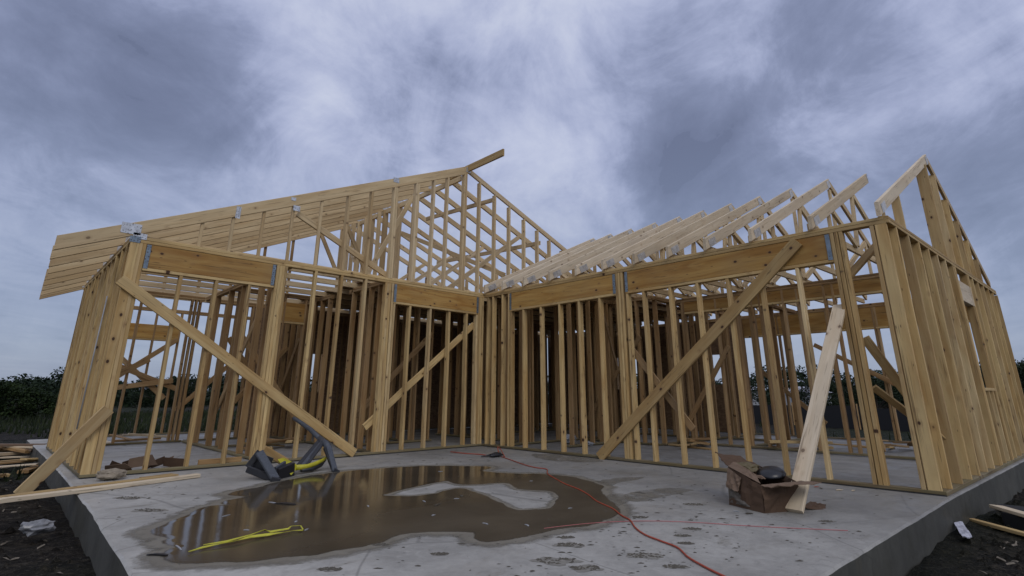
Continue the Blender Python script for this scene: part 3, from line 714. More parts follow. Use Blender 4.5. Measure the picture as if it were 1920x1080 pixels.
# --- nailed bracing on the faces of the front walls
s = MB(); s.board((5.57, .021, 2.125), (2.42, .021, .045), (0, 0, 1), .125, .036, tint=.15, bow=.008); s.build('diagonal_brace', 'lumber', house)
s = MB(); s.board((.021, 2.56, .02), (.021, 5.53, 2.56), (0, 0, 1), .14, .036, tint=.6, bow=.006); s.build('diagonal_brace', 'lumber', house)
s = MB(); s.board((2.22, -.115, .38), (.15, -.115, 2.09), (0, 0, 1), .105, .03, tint=.2); s.build('diagonal_brace', 'lumber', house)
# white pipe let into the left end wall
s = MB(); s.tube([(5.548, -.92, 2.05), (5.552, -.93, 1.2), (5.552, -.95, .45)], .007, 6); s.build('plastic_strip', 'white_plastic', house, smooth=True)

# ------------------------------------------------------------------ loose timber
def lone(name, a, b, wd, w, t, m, label, cat, group=None, tint=None, **k):
    s = MB(); s.board(a, b, wd, w, t, tint=tint, **k); o = s.build(name, m, loc=a); return tag(o, label, cat, group)
def add_to(o): pass
lone('leaning_board', (1.735, 5.735, .012), (-.085, 5.815, 1.80), (0, 1, 0), .128, .036, 'pale', 'pale new plank leaning from the slab beside the cardboard box to the wall', 'plank', tint=.5, bow=.006)
lone('kicker_brace', (5.42, .06, .70), (5.985, -.02, -.105), (.8, .1, .62), .125, .036, 'lumber', 'slanting prop board from the left corner post down to the muddy ground', 'prop board', tint=.9)
lone('loose_board', (6.9, 1.42, .02), (4.60, .70, .022), (0, 0, 1), .036, .085, 'pale', 'long narrow board lying across the slab edge at left, nearer of the two', 'board', 'boards across the left slab edge', tint=.2)
lone('loose_board', (6.7, 1.20, .02), (4.78, .58, .022), (0, 0, 1), .036, .085, 'lumber', 'long narrow board lying across the slab edge at left, shorter one beside the sill', 'board', 'boards across the left slab edge', tint=.6)
lone('board_offcut', (5.1, .60, .022), (4.80, .50, .024), (0, 0, 1), .030, .07, 'lumber', 'short board offcut lying by the left sill plate beside the stone', 'offcut')

def blob(name, c, r, m, label, cat, seed, amp=.35, squash=.6, sub=3, **k):
    import bmesh
    bm = bmesh.new(); bmesh.ops.create_icosphere(bm, subdivisions=sub, radius=1)
    s = MB()
    for v in bm.verts:
        n_ = v.co.normalized(); q = n_*1.7+V((seed, seed*2, 0))
        f = 1+amp*(mnoise.noise(q)+.5*mnoise.noise(q*2.7)+.25*mnoise.noise(q*6))
        p = V((n_.x*r[0]*f, n_.y*r[1]*f, n_.z*r[2]*f)); v.co = p
    lo = min(v.co.z for v in bm.verts)
    for v in bm.verts: v.co.z -= lo
    s.add([V(c)+v.co for v in bm.verts], [tuple(v.index for v in f.verts) for f in bm.faces]); bm.free()
    return tag(s.build(name, m, loc=c, smooth=k.get('smooth', False)), label, cat, k.get('group'))
blob('stone_lump', (*bp(206, 900), 0), (.13, .09, .05), 'stone', 'tan lump of broken stone by the left corner post', 'stone', 3.)
blob('plastic_sheet_wad', (*bp(1068, 832), 0), (.15, .10, .07), 'white_plastic', 'crumpled white plastic wad on the floor behind the right front wall studs', 'plastic wad', 8., .55)
blob('plastic_scrap', (*bp(1105, 836), 0), (.12, .05, .03), 'white_plastic', 'small white plastic scrap beside the bigger wad inside the right wing', 'plastic scrap', 12., .8)
blob('crumpled_bag', (*bp(66, 1003, -.2), -.2), (.10, .065, .05), plain('cloudy_film', (.17, .17, .17), .3, 0, 22., .8), 'crumpled translucent plastic bag on the mud at lower left', 'plastic bag', 17., .5, smooth=False)

# cardboard heap inside the left bay
cb = empty('torn_cardboard', (4.95, -.45, 0), 'torn brown cardboard heap on the floor just inside the left bay', 'cardboard')
rr = random.Random(4)
for i in range(8):
    s = MB(); c = V((5.2-.085*i+rr.uniform(-.05, .05), -.28-rr.uniform(0, .35), .03+rr.uniform(0, .07))); u = V((rr.uniform(.4, 1), rr.uniform(-.4, .4), rr.uniform(-.25, .25))).normalized(); w = V((rr.uniform(-.3, .3), rr.uniform(-.3, .3), 1 if i % 2 else .3)).normalized()
    a, b = rr.uniform(.08, .16), rr.uniform(.03, .065)
    s.hexa([c-u*a-w*b, c+u*a-w*b*.7, c+u*a*.8+w*b, c-u*a*.7+w*b*1.1], u.cross(w)*.006); s.build('flap', 'card' if i % 3 else 'card_light', cb)
lone('floor_board', (4.4, -.12, .05), (3.9, -.14, .05), (0, 0, 1), .09, .02, 'inner', 'thin board on edge just behind the left sill plate', 'board')

# cardboard box with black lid
A = V((1.792, 5.248, 0)); B = V((1.926, 5.583, 0)); C2 = V((1.60, 5.74, 0)); D2 = V((1.36, 5.36, 0))
bx = empty('cardboard_box', tuple(A), 'crushed open cardboard box at the foot of the leaning plank', 'cardboard box')
crng = random.Random(31)
def thin(name, q, m, th=.005, amp=.016):
    # cardboard panel as a creased sheet with thickness
    q = [V(x) for x in q]; n_ = (q[1]-q[0]).cross(q[3]-q[0]).normalized(); sd_ = crng.uniform(0, 40); NI, NJ = 9, 6; vs = []; fs = []
    for j in range(NJ+1):
        for i in range(NI+1):
            u, v = i/NI, j/NJ; p = (q[0]*(1-u)+q[1]*u)*(1-v)+(q[3]*(1-u)+q[2]*u)*v
            e_ = min(1., v*4)
            d_ = abs(mnoise.noise((u*3.1+sd_, v*2.3, sd_)))*2-.5+.5*mnoise.noise((u*8+sd_, v*7, 3.))
            if v == 1 and name != 'side_panel': p = p+(q[3]-q[0])*.10*mnoise.noise((u*5+sd_, 2., sd_))
            vs.append(p+n_*amp*d_*e_-V((0, 0, .012*v*abs(mnoise.noise((u*4+sd_, 7., 1.))))))
    M_ = len(vs); vs += [w_+n_*th for w_ in vs]
    id_ = lambda i, j: j*(NI+1)+i
    for j in range(NJ):
        for i in range(NI): a_, b_, c_, d_ = id_(i, j), id_(i+1, j), id_(i+1, j+1), id_(i, j+1); fs += [(d_, c_, b_, a_), (a_+M_, b_+M_, c_+M_, d_+M_)]
    rim = [id_(i, 0) for i in range(NI)]+[id_(NI, j) for j in range(NJ)]+[id_(i, NJ) for i in range(NI, 0, -1)]+[id_(0, j) for j in range(NJ, 0, -1)]
    for a_, b_ in zip(rim, rim[1:]+rim[:1]): fs.append((a_, b_, b_+M_, a_+M_))
    s = MB(); s.add(vs, fs); return s.build(name, m, bx)
Z = lambda p, z, dx=0, dy=0: (p.x+dx, p.y+dy, z)
thin('side_panel', [Z(A, 0), Z(B, 0), Z(B, .20), Z(A, .29, -.02, .01)], 'card')
thin('side_panel', [Z(B, 0), Z(C2, 0), Z(C2, .21), Z(B, .20)], 'card')
thin('side_panel', [Z(C2, 0), Z(D2, 0), Z(D2, .27), Z(C2, .21)], 'card')
thin('side_panel', [Z(D2, 0), Z(A, 0), Z(A, .29, -.02, .01), Z(D2, .27)], 'card')
thin('bottom_panel', [Z(A, .006), Z(B, .006), Z(C2, .006), Z(D2, .006)], 'card')
thin('flap', [Z(B, .20), Z(C2, .21), (1.66, 5.93, .235), (1.93, 5.74, .215)], 'card_light')
thin('flap', [Z(A, .29, -.02, .01), Z(B, .205), (1.80, 5.50, .25), (1.68, 5.28, .325)], 'card_light')
thin('flap', [Z(D2, .27), (1.62, 5.24, .26), (1.60, 5.12, .32), (1.38, 5.20, .33)], 'card')
thin('flap', [(1.40, 5.30, .27), (1.30, 5.16, .33), (1.46, 5.00, .36), (1.56, 5.12, .31)], 'card')
thin('flap', [Z(A, .285, .008, .02), (1.86, 5.40, .225), (1.90, 5.38, .12), (1.84, 5.26, .14)], 'card_light')
thin('flap', [(1.60, 5.74, .02), (1.33, 5.72, .03), (1.24, 5.80, .005), (1.42, 5.86, .004)], 'card')
thin('packing_board', [(1.80, 5.32, .245), (1.80, 5.54, .225), (1.76, 5.56, .232), (1.70, 5.30, .28)], 'card_light')
thin('tape_patch', [(1.801, 5.262, .02), (1.885, 5.46, .02), (1.86, 5.40, .10), (1.802, 5.255, .13)], plain('grey_tape', (.10, .085, .065), .5), .003)
import bmesh
bm = bmesh.new(); bmesh.ops.create_uvsphere(bm, u_segments=28, v_segments=14, radius=1)
s = MB(); 
for v in bm.verts:
    v.co = V((v.co.x*.125, v.co.y*.115, max(v.co.z, -.12)*.065-.35*v.co.x*.05))
s.add([V((1.50, 5.50, .225))+v.co for v in bm.verts], [tuple(v.index for v in f.verts) for f in bm.faces]); bm.free()
tag(s.build('plastic_dome', 'gloss_black', loc=(1.50, 5.50, .225), smooth=True), 'glossy black domed lid resting in the open cardboard box', 'plastic lid')
blob('brown_bundle', (1.55, 5.30, .20), (.13, .10, .05), plain('olive_wrap', (.10, .075, .03), .6), 'olive brown wrapped bundle inside the crushed cardboard box', 'bundle', 5., .4)

# black and yellow folded sawhorse lying on the slab
shp = empty('sawhorse', (3.9, 1.35, 0), 'black and yellow plastic sawhorse tipped over on the slab below the left diagonal brace', 'sawhorse')
def on(x, y, yy):           # point seen at pixel x,y on the vertical plane y=yy
    v = CD+CR*((x-960)/F)-CU*((y-440)/F); t = (yy-CAM.y)/v.y; return CAM+v*t
def bar(name, pa, pb, w, t, m, wd=(0, 0, 1)): s = MB(); s.board(pa, pb, wd, w, t, bow=0, ch=.008); return s.build(name, m, shp)
P = lambda x, y, yy: on(x, y, yy)
bar('leg', P(486, 848, 1.30), P(517, 899, 1.50), .085, .04, 'grey_steel', (1, 0, 0))
bar('leg', P(487, 846, 1.25), P(464, 876, 1.22), .06, .03, 'black_plastic')
bar('leg', P(464, 879, 1.22), P(512, 898, 1.42), .07, .04, 'black_plastic')
bar('leg', P(466, 873, 1.10), P(507, 885, 1.20), .04, .03, 'grey_steel')
bar('side_panel', P(478, 866, 1.18), P(505, 876, 1.25), .19, .02, 'black_plastic')
bar('foot', P(508, 899, 1.50), P(524, 902, 1.52), .06, .06, 'black_plastic')
bar('leg', P(518, 893, 1.40), P(548, 880, 1.25), .15, .06, 'black_plastic')
bar('leg', P(516, 885, 1.40), P(534, 873, 1.30), .10, .03, 'grey_steel')
bar('wood_rail', P(494, 843, 1.05), P(536, 867, 1.05), .09, .04, 'lumber')
s = MB(); s.hexa([P(524, 866, 1.20), P(545, 866, 1.15), P(558, 877, 1.2), P(546, 891, 1.34)], (.0, -.06, .0)); s.build('saddle', 'yellow', shp)
s = MB(); s.hexa([P(524, 866, 1.20), P(535, 862, 1.12), P(558, 874, 1.14), P(558, 878, 1.2)], (.0, -.06, .02)); s.build('saddle', 'yellow', shp)
s = MB(); s.tube([P(555, 877, 1.22), P(575, 875, 1.16), P(590, 870, 1.1), P(603, 864, 1.04), P(612, 858, 1.0)], [.030, .026, .026, .022, .014], 8); s.build('arm', 'yellow', shp, smooth=True)
s = MB(); s.tube([P(565, 882, 1.2), P(585, 880, 1.14), P(602, 871, 1.06), P(611, 862, 1.0)], [.02, .025, .025, .01], 6); s.build('arm', 'black_plastic', shp, smooth=True)
bar('leg', P(559, 874, 1.05), P(600, 826, .80), .055, .03, 'black_plastic', (1, 0, 0))
bar('leg', P(566, 875, 1.12), P(604, 828, .86), .04, .03, 'grey_steel', (1, 0, 0))
bar('leg', P(573, 873, 1.10), P(606, 829, .90), .05, .03, 'black_plastic', (1, 0, 0))
s = MB(); s.tube([P(549, 783, .10), P(565, 793, .16), P(583, 806, .4), P(599, 822, .75)], [.02, .028, .03, .03], 8); s.build('arm', 'grey_steel', shp, smooth=True)
s = MB(); s.tube([P(599, 822, .75), P(612, 833, .95), P(617, 841, 1.05)], [.035, .042, .038], 8); s.build('knee_joint', 'grey_steel', shp, smooth=True)
bar('leg', P(616, 838, 1.05), P(628, 884, 1.28), .062, .045, 'grey_steel', (1, 0, 0))
bar('leg', P(609, 840, 1.02), P(624, 880, 1.25), .03, .04, 'black_plastic', (1, 0, 0))
bar('foot', P(625, 882, 1.28), P(634, 887, 1.29), .06, .05, 'black_plastic')

# yellow strap in the puddle
pxs = [(353, 1040), (380, 1032), (410, 1026), (440, 1021), (470, 1013), (500, 1009), (530, 1004), (550, 1000), (568, 999)]
pl = [V((*bp(x, y), .012)) for x, y in pxs]
up2 = [(380, 1030), (425, 1023), (470, 1011), (495, 1003), (506, 1006), (540, 999), (545, 994), (563, 993), (567, 1000)]
pu = [V((*bp(x, y), .02)) for x, y in up2]
def ribbon(name, P_, w, m, parent=None, th=.003, **k):
    s = MB(); vs = []; fs = []
    for i, p in enumerate(P_):
        d = (P_[min(i+1, len(P_)-1)]-P_[max(i-1, 0)]).normalized(); n_ = V((-d.y, d.x, 0)).normalized(); ww = w[i] if isinstance(w, list) else w
        tw = .5*math.sin(i*1.7)
        for a, h in ((-.5, 0), (.5, 0), (.5, th), (-.5, th)): vs.append(p+n_*ww*.6*a+V((0, 0, h+ww*.5*a*tw+ww*.15)))
    for i in range(len(P_)-1):
        for j in range(4): fs.append((i*4+j, i*4+(j+1) % 4, i*4+4+(j+1) % 4, i*4+4+j))
    fs += [(3, 2, 1, 0), tuple((len(P_)-1)*4+j for j in range(4))]
    s.add(vs, fs); return s.build(name, m, parent)
st = empty('yellow_strap', tuple(pl[0]), 'crumpled yellow strap lying in the muddy puddle', 'strap')
ribbon('band', pl, [.012, .02, .03, .035, .045, .04, .025, .02, .018], 'yellow_tape', st)
ribbon('band', pu, [.012, .018, .03, .05, .04, .02, .016, .016, .012], 'yellow_tape', st)

# orange extension cord
def spline(P_, sub=8):
    out = []
    for i in range(len(P_)-1):
        p0, p1, p2, p3 = P_[max(i-1, 0)], P_[i], P_[i+1], P_[min(i+2, len(P_)-1)]
        for j in range(sub):
            t = j/sub; out.append(.5*((2*p1)+(-p0+p2)*t+(2*p0-5*p1+4*p2-p3)*t*t+(-p0+3*p1-3*p2+p3)*t**3))
    out.append(P_[-1]); return out
cpx = [(940, 857), (965, 866), (985, 873), (1005, 878), (1025, 881), (1027, 890), (1045, 901), (1060, 909), (1085, 919), (1103, 929), (1120, 942), (1148, 955), (1165, 968), (1181, 977), (1192, 992), (1210, 1005), (1240, 1017), (1270, 1029), (1290, 1047), (1315, 1062), (1350, 1080), (1400, 1102)]
cp_ = [V((*bp(x, y), .0075)) for x, y in cpx]
cord = empty('extension_cord', tuple(cp_[0]), 'orange extension cord snaking over the slab from the inner corner to the front', 'extension cord')
s = MB(); s.tube(spline(cp_), .0055, 6); s.build('cable', 'orange', cord, smooth=True)
s = MB(); s.tube(spline([V((*bp(x, y), .0075)) for x, y in ((845, 848), (870, 851), (900, 853), (925, 857))]), .007, 6); s.build('cable', 'orange', cord, smooth=True)
s = MB(); s.tube(spline([V((*bp(936, 856), .02)), V((*bp(933, 852), .10)), V((*bp(938, 848), .05)), V((*bp(946, 857), .0075))]), .007, 6); s.build('cable', 'orange', cord, smooth=True)
plug = blob('cord_connector', (*bp(930, 857), 0), (.12, .055, .03), 'black_plastic', 'dark cable connector lump where the orange cord meets the inner corner', 'connector', 2., .3)
s = MB(); s.tube([V((*bp(902, 858), .012)), V((*bp(915, 857), .02)), V((*bp(930, 856), .03))], [.006, .014, .02], 7)
s.build('pin_lead', 'black_plastic', plug, smooth=True)
# chalk string
ch_ = [V((*bp(x, y), .004)) for x, y in ((1020, 992), (1060, 987), (1110, 982), (1160, 979), (1230, 978), (1310, 981), (1400, 987), (1500, 992), (1590, 996))]
s = MB(); s.tube(spline(ch_, 4), .0022, 5); tag(s.build('chalk_line', 'pink', loc=tuple(ch_[0])), 'thin red marking string laid across the slab in front of the box', 'string')

# ------------------------------------------------------------------ small litter on the slab
rr = random.Random(11)
def bit(name, x, y, l, w, h, m, label, cat, z=0.004):
    h = h*.35; l *= 1.2; w *= .7
    c = V((*bp(x, y, z), z)); a = rr.uniform(0, 3.14); u = V((math.cos(a), math.sin(a), 0))*l/2; w_ = V((-math.sin(a), math.cos(a), 0))*w/2
    s = MB(); n_ = 6; vs = []
    for k in range(n_):
        t = k/(n_-1)*2-1; b_ = .3*math.sin(t*2+a)
        for sg in (-1, 1): vs.append(c+u*t+w_*(sg*(1-.4*t*t)+b_)+V((0, 0, h*(1-.6*t*t)+rr.uniform(0, h*.3))))
    for k in range(n_):
        t = k/(n_-1)*2-1; b_ = .3*math.sin(t*2+a)
        for sg in (-1, 1): vs.append(c+u*t*.98+w_*(sg*(1-.4*t*t)*.9+b_))
    fs = [(2*k, 2*k+2, 2*k+3, 2*k+1) for k in range(n_-1)]+[(2*k, 2*k+2*n_, 2*k+2+2*n_, 2*k+2) for k in range(n_-1)]+[(2*k+1, 2*k+3, 2*k+3+2*n_, 2*k+1+2*n_) for k in range(n_-1)]
    fs += [(0, 1, 1+2*n_, 2*n_), (2*n_-2, 4*n_-2, 4*n_-1, 2*n_-1)]
    s.add(vs, fs); return tag(s.build(name, m, loc=tuple(c)), label, cat)
bits = [(826, 884, 'white fleck at the far end of the puddle, above the pale dry island'), (996, 902, 'round white scrap in the puddle left of the orange cord'), (910, 982, 'curved white scrap near the front edge of the puddle'), (988, 985, 'pair of white slivers just right of the curved scrap by the puddle edge'),
        (1069, 953, 'red and white scrap on the wet slab beside the cord'), (795, 940, 'white sliver in the puddle below the dry island'), (856, 935, 'white chip beside a dark clod in the puddle'), (424, 967, 'pale chip in the left part of the puddle'),
        (555, 978, 'white sliver below the clear litter in the puddle'), (575, 993, 'white peeling just past the end of the yellow strap'), (513, 943, 'clear plastic scrap shining in the middle of the puddle'), (462, 994, 'torn white film beside the yellow strap'),
        (690, 949, 'forked white straw lying in the puddle'), (813, 966, 'tiny pale crumb in the brown part of the puddle'), (1381, 959, 'white cap on the slab in front of the cardboard box'), (335, 1027, 'white peeling at the left rim of the puddle')]
for i, (x, y, lb) in enumerate(bits):
    bit('litter_scrap', x, y, rr.uniform(.03, .07) if i not in (10, 15) else .11, rr.uniform(.012, .02), .010, 'white_plastic', lb, 'litter')
bit('mud_clod', 700+165, 930, .06, .04, .02, 'mud', 'dark clod beside the white chip in the puddle', 'clod'); bit('mud_clod', 820, 947, .08, .03, .015, 'mud', 'dark clod among white slivers below the dry island', 'clod')
bit('wet_rag', 535, 945, .16, .07, .02, 'black_plastic', 'dark wet rag beside the clear scrap in mid puddle', 'rag')
bit('mud_clod', 295, 1041, .10, .03, .02, 'black_plastic', 'long dark stick-like clod at the left rim of the puddle', 'clod')
bit('wood_plug', 1574, 919, .07, .025, .018, 'pale', 'short wooden offcut on the slab by the right sill plate', 'offcut'); bit('wood_plug', 1600, 920, .05, .02, .015, 'pale', 'smaller wooden offcut right of the other by the right sill plate', 'offcut')
bit('red_scrap', 1531, 913, .04, .02, .012, 'orange', 'small red scrap by the right sill plate beside the plank', 'litter')
bit('mud_clod', 1200, 924, .10, .012, .008, 'mud', 'thin dark stick on the slab between the cord and the box', 'stick'); bit('mud_clod', 1405, 963, .05, .025, .015, 'mud', 'dark clod right of the white cap by the box', 'clod')
# countless crumbs of mud trodden over the slab
s = MB()
for i in range(1100):
    if rr.random() < .7: x, y = rr.uniform(.2, 5.6), rr.uniform(.2, 6.3)
    else: x, y = rr.gauss(3.0, .9), rr.gauss(5.2, .6)
    if not (.05 < x < 5.6 and .05 < y < 6.35): continue
    r = rr.choice((.003, .004, .005, .010)) * rr.uniform(.6, 1.4); a0 = rr.uniform(0, 6); st_ = rr.uniform(1, 2.6)
    ring = [(x+r*(st_*math.cos(k*1.047)*.75-.6*math.sin(k*1.047))*rr.uniform(.7, 1.2), y-r*(st_*math.cos(k*1.047)*.65+.7*math.sin(k*1.047))*rr.uniform(.7, 1.2), .001) for k in range(6)]
    s.add(ring+[(x, y, r*.5)], [(k, (k+1) % 6, 6) for k in range(6)])
tag(s.build('mud_crumbs', 'mud'), kind='stuff', label='dark crumbs of mud and sawdust strewn over the slab', cat='mud')
# boot prints: groups of mud ridges
def print_patch(x, y, r, label, seed):
    q = random.Random(seed); c = bp(x, y); s = MB()
    for i in range(44):
        a = q.uniform(0, 6.28); d = r*math.sqrt(q.random()); e_, g_ = d*math.cos(a), d*math.sin(a)*.5
        px_, py_ = c[0]+e_*.69+g_*.72, c[1]-e_*.72+g_*.69
        l, w = q.uniform(.006, .018), q.uniform(.002, .0055); t = -.75+q.uniform(-.3, .3); u = (math.cos(t)*l, math.sin(t)*l); n_ = (-math.sin(t)*w, math.cos(t)*w)
        s.add([(px_-u[0], py_-u[1], .0015), (px_+n_[0], py_+n_[1], .002), (px_+u[0], py_+u[1], .002), (px_-n_[0], py_-n_[1], .002), (px_, py_, .007)], [(1, 0, 4), (2, 1, 4), (3, 2, 4), (0, 3, 4)])
    ring = []
    for k in range(22):
        a = k/22*6.283; e_, g_ = r*1.05*math.cos(a), r*.62*math.sin(a); f_ = 1+.55*mnoise.noise((math.cos(a)*1.6+seed, math.sin(a)*1.6, seed*.3)); e_ *= f_; g_ *= f_
        ring.append((c[0]+e_*.69+g_*.72, c[1]-e_*.72+g_*.69, .0012))
    o = s.build('muddy_print', 'mud', loc=(c[0], c[1], 0)); b_ = MB(); b_.add(ring+[(c[0], c[1], .0022)], [(k, (k+1) % 22, 22) for k in range(22)]); b_.build('smear', 'smear', o)
    return tag(o, label, 'muddy footprint')
for i, (x, y, r, lb) in enumerate([(1100, 1066, .085, 'round muddy print nearest the bottom edge, left of the cord'), (1040, 1052, .11, 'long muddy print left of the round one near the bottom edge'), (1068, 1022, .08, 'muddy print above the round one, left of the cord'), (1062, 1008, .05, 'small muddy print just above the middle prints left of the cord'),
        (1212, 1042, .10, 'muddy print directly right of the round one, before the cord'), (1265, 1063, .06, 'muddy print close under the cord'), (1280, 1005, .05, 'muddy print right of the cord, under the red string'), (1286, 1019, .045, 'muddy print just below the one under the red string'), (1298, 992, .06, 'muddy print touching the red string'),
        (712, 1022, .05, 'muddy print in front of the puddle at its lower middle'), (825, 1039, .05, 'muddy print in front of the puddle left of centre'), (1300, 946, .08, 'muddy print between the damp patch and the box'), (1550, 978, .05, 'muddy print right of the foot of the plank'), (245, 934, .12, 'muddy smear near the left slab edge, behind'), (280, 957, .12, 'muddy smear left of the puddle tip'), (620, 1068, .06, 'muddy print at the bottom edge left of centre'), (1200, 970, .06, 'muddy smear where the string meets the cord')]):
    print_patch(x, y, r, lb, 50+i)

# ------------------------------------------------------------------ yard: scrap, fence, trees
def scrap(pile_label, items, loc, cat='lumber pile', name='scrap_pile'):
    o = empty(name, loc, pile_label, cat)
    for a, b, w, t_, m in items:
        s = MB(); s.board(a, b, (0, 0, 1), w, t_, bow=.01); s.build('board', m, o)
    return o
rr = random.Random(21)
def heap(cx, cy, cz, n, L, spread, label, ang=0., m=('lumber', 'pale', 'inner'), **k):
    it = []
    for i in range(n):
        a = ang+rr.gauss(0, .75); l = L*rr.uniform(.25, 1); x, y, z = cx+rr.uniform(-spread, spread)*1.3, cy+rr.uniform(-spread, spread)*1.3, cz+.02+i*.010
        it.append(((x-math.cos(a)*l/2, y-math.sin(a)*l/2, z+rr.uniform(-.03, .06)), (x+math.cos(a)*l/2, y+math.sin(a)*l/2, z+rr.uniform(-.03, .09)), rr.uniform(.015, .05), rr.uniform(.05, .14), rr.choice(m)))
    return scrap(label, it, (cx, cy, cz), **k)
heap(6.05, -3.9, -.22, 9, 1.1, .32, 'heap of pale scrap boards on the mud left of the house corner', .2)
heap(5.95, -5.6, -.2, 14, 1.5, .45, 'larger heap of broken pale boards and sheets farther along the left side of the house', .15, m=('lumber', 'pale', 'inner', 'card_light'))
heap(6.35, -2.6, -.24, 4, .9, .25, 'few split boards on the mud in front of the scrap heap', .6)
heap(6.5, -1.3, -.24, 2, .35, .12, 'two short splintered boards at the left edge of the mud', 2.0)
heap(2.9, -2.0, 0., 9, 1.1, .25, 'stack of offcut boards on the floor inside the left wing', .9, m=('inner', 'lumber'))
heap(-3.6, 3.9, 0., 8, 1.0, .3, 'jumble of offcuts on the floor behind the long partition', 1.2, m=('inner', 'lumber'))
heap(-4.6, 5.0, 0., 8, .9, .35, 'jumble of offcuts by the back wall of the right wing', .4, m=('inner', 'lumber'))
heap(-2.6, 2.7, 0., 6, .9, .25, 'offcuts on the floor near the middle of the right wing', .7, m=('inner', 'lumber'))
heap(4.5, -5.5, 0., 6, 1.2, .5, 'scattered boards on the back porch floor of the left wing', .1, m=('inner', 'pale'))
# right foreground: dark box with a board on it, a ripped bag
bpR = lambda x, y, z=-.25: V((*bp(x, y, z), z))
c = bpR(1900, 985)
s = MB(); s.hexa([bpR(1878, 972, -.28), bpR(1885, 990, -.28), bpR(1990, 1015, -.28), bpR(1985, 985, -.28)], (0, 0, .13)); tag(s.build('black_crate', 'fabric_black', loc=tuple(bpR(1880, 975, -.28))), 'black crate on the mud at the right edge', 'crate')
lone('cut_board', tuple(bpR(1868, 950, -.14)), tuple(bpR(1990, 985, -.14)), (0, .1, 1), .03, .12, 'pale', 'pale cut board resting on the black crate at the right edge', 'board', tint=.4)
lone('cut_board', tuple(bpR(1822, 975, -.24)), tuple(bpR(1960, 1012, -.24)), (0, 0, 1), .03, .05, 'lumber', 'narrow board lying on the mud in front of the black crate', 'board', tint=.4)
a = bpR(1790, 986, -.20); s = MB()
vs = []; fs = []
U = (bpR(1806, 1012, -.2)-a); Wd = (bpR(1806, 984, -.2)-a)
for j in range(7):
    for i in range(5):
        p = a+U*(j/6)+Wd*(i/4); vs.append(p+V((0, 0, .02+.018*mnoise.noise(p*14))))
for j in range(6):
    for i in range(4): fs.append((j*5+i, j*5+i+1, (j+1)*5+i+1, (j+1)*5+i))
n0 = len(vs); vs += [v_-V((0, 0, .006)) for v_ in vs]; fs += [tuple(n0+q for q in reversed(f)) for f in fs]
s.add(vs, fs); tag(s.build('paper_bag', 'paper', loc=tuple(a)), 'ripped printed paper bag on the mud beside the right slab edge', 'paper bag')
# chips over the mud
s = MB()
for i in range(260):
    if i % 2: x, y = rr.uniform(5.8, 7.2), rr.uniform(-6, 3.5)
    else: x, y = rr.uniform(-5, 2.5), 6.75+abs(rr.gauss(0, .5))
    z = ground_z(x, y)+.012; a = rr.uniform(0, 6.28); l = rr.uniform(.006, .035); w = rr.uniform(.003, .008)
    u = V((math.cos(a)*l, math.sin(a)*l, rr.uniform(-.01, .01))); n_ = V((-math.sin(a)*w, math.cos(a)*w, .004)); c = V((x, y, z))
    s.add([c-u-n_, c+u-n_*.6, c+u*.9+n_, c-u*.9+n_, c+V((0, 0, .008))], [(0, 1, 4), (1, 2, 4), (2, 3, 4), (3, 0, 4)])
tag(s.build('wood_chips', plain('dull_chips', (.15, .125, .09), .8)), kind='stuff', label='pale wood chips and splinters strewn over the mud round the slab', cat='wood chips')
s = MB()
for i in range(1500):
    if i % 2: x, y = rr.uniform(5.75, 7.4), rr.uniform(-6, 4)
    else: x, y = rr.uniform(-6, 3), 6.6+abs(rr.gauss(0, .7))
    r = rr.uniform(.015, .06); z = ground_z(x, y)-.01; a0 = rr.uniform(0, 6)
    ring = [(x+r*math.cos(a0+k*1.26)*rr.uniform(.7, 1.3), y+r*math.sin(a0+k*1.26)*rr.uniform(.7, 1.3), z) for k in range(5)]
    s.add(ring+[(x+rr.uniform(-.3, .3)*r, y, z+r*.8)], [(k, (k+1) % 5, 5) for k in range(5)])
tag(s.build('mud_clods', 'ground'), kind='stuff', label='clods of dark churned mud round the slab', cat='mud')
# grass
s = MB()
for i in range(16000):
    if i % 5 < 3: r = rr.uniform(10, 42); a = math.radians(rr.uniform(-112, -82)); x, y = CAM.x+r*math.cos(a), CAM.y+r*math.sin(a)
    else: r = rr.uniform(14, 50); a = math.radians(rr.uniform(-180, -82)); x, y = CAM.x+r*math.cos(a), CAM.y+r*math.sin(a)
    if -6.7 < x < 5.8 and -6.9 < y < 6.9: continue
    if fbm(x, y, .25, 3, 7.) < -.08: continue
    z = ground_z(x, y); h = rr.uniform(.05, .22)*(1+r*.012); w = .012*(1+r*.06); b = rr.uniform(0, 6.28)
    dx, dy = math.cos(b)*w, math.sin(b)*w; tx, ty = rr.uniform(-.08, .08), rr.uniform(-.08, .08)
    s.add([(x-dx, y-dy, z-.02), (x+dx, y+dy, z-.02), (x+tx+dx*.2, y+ty+dy*.2, z+h)], [(0, 1, 2)])
tag(s.build('grass', 'grass'), kind='stuff', label='rough grass and weeds over the field behind the house', cat='grass')
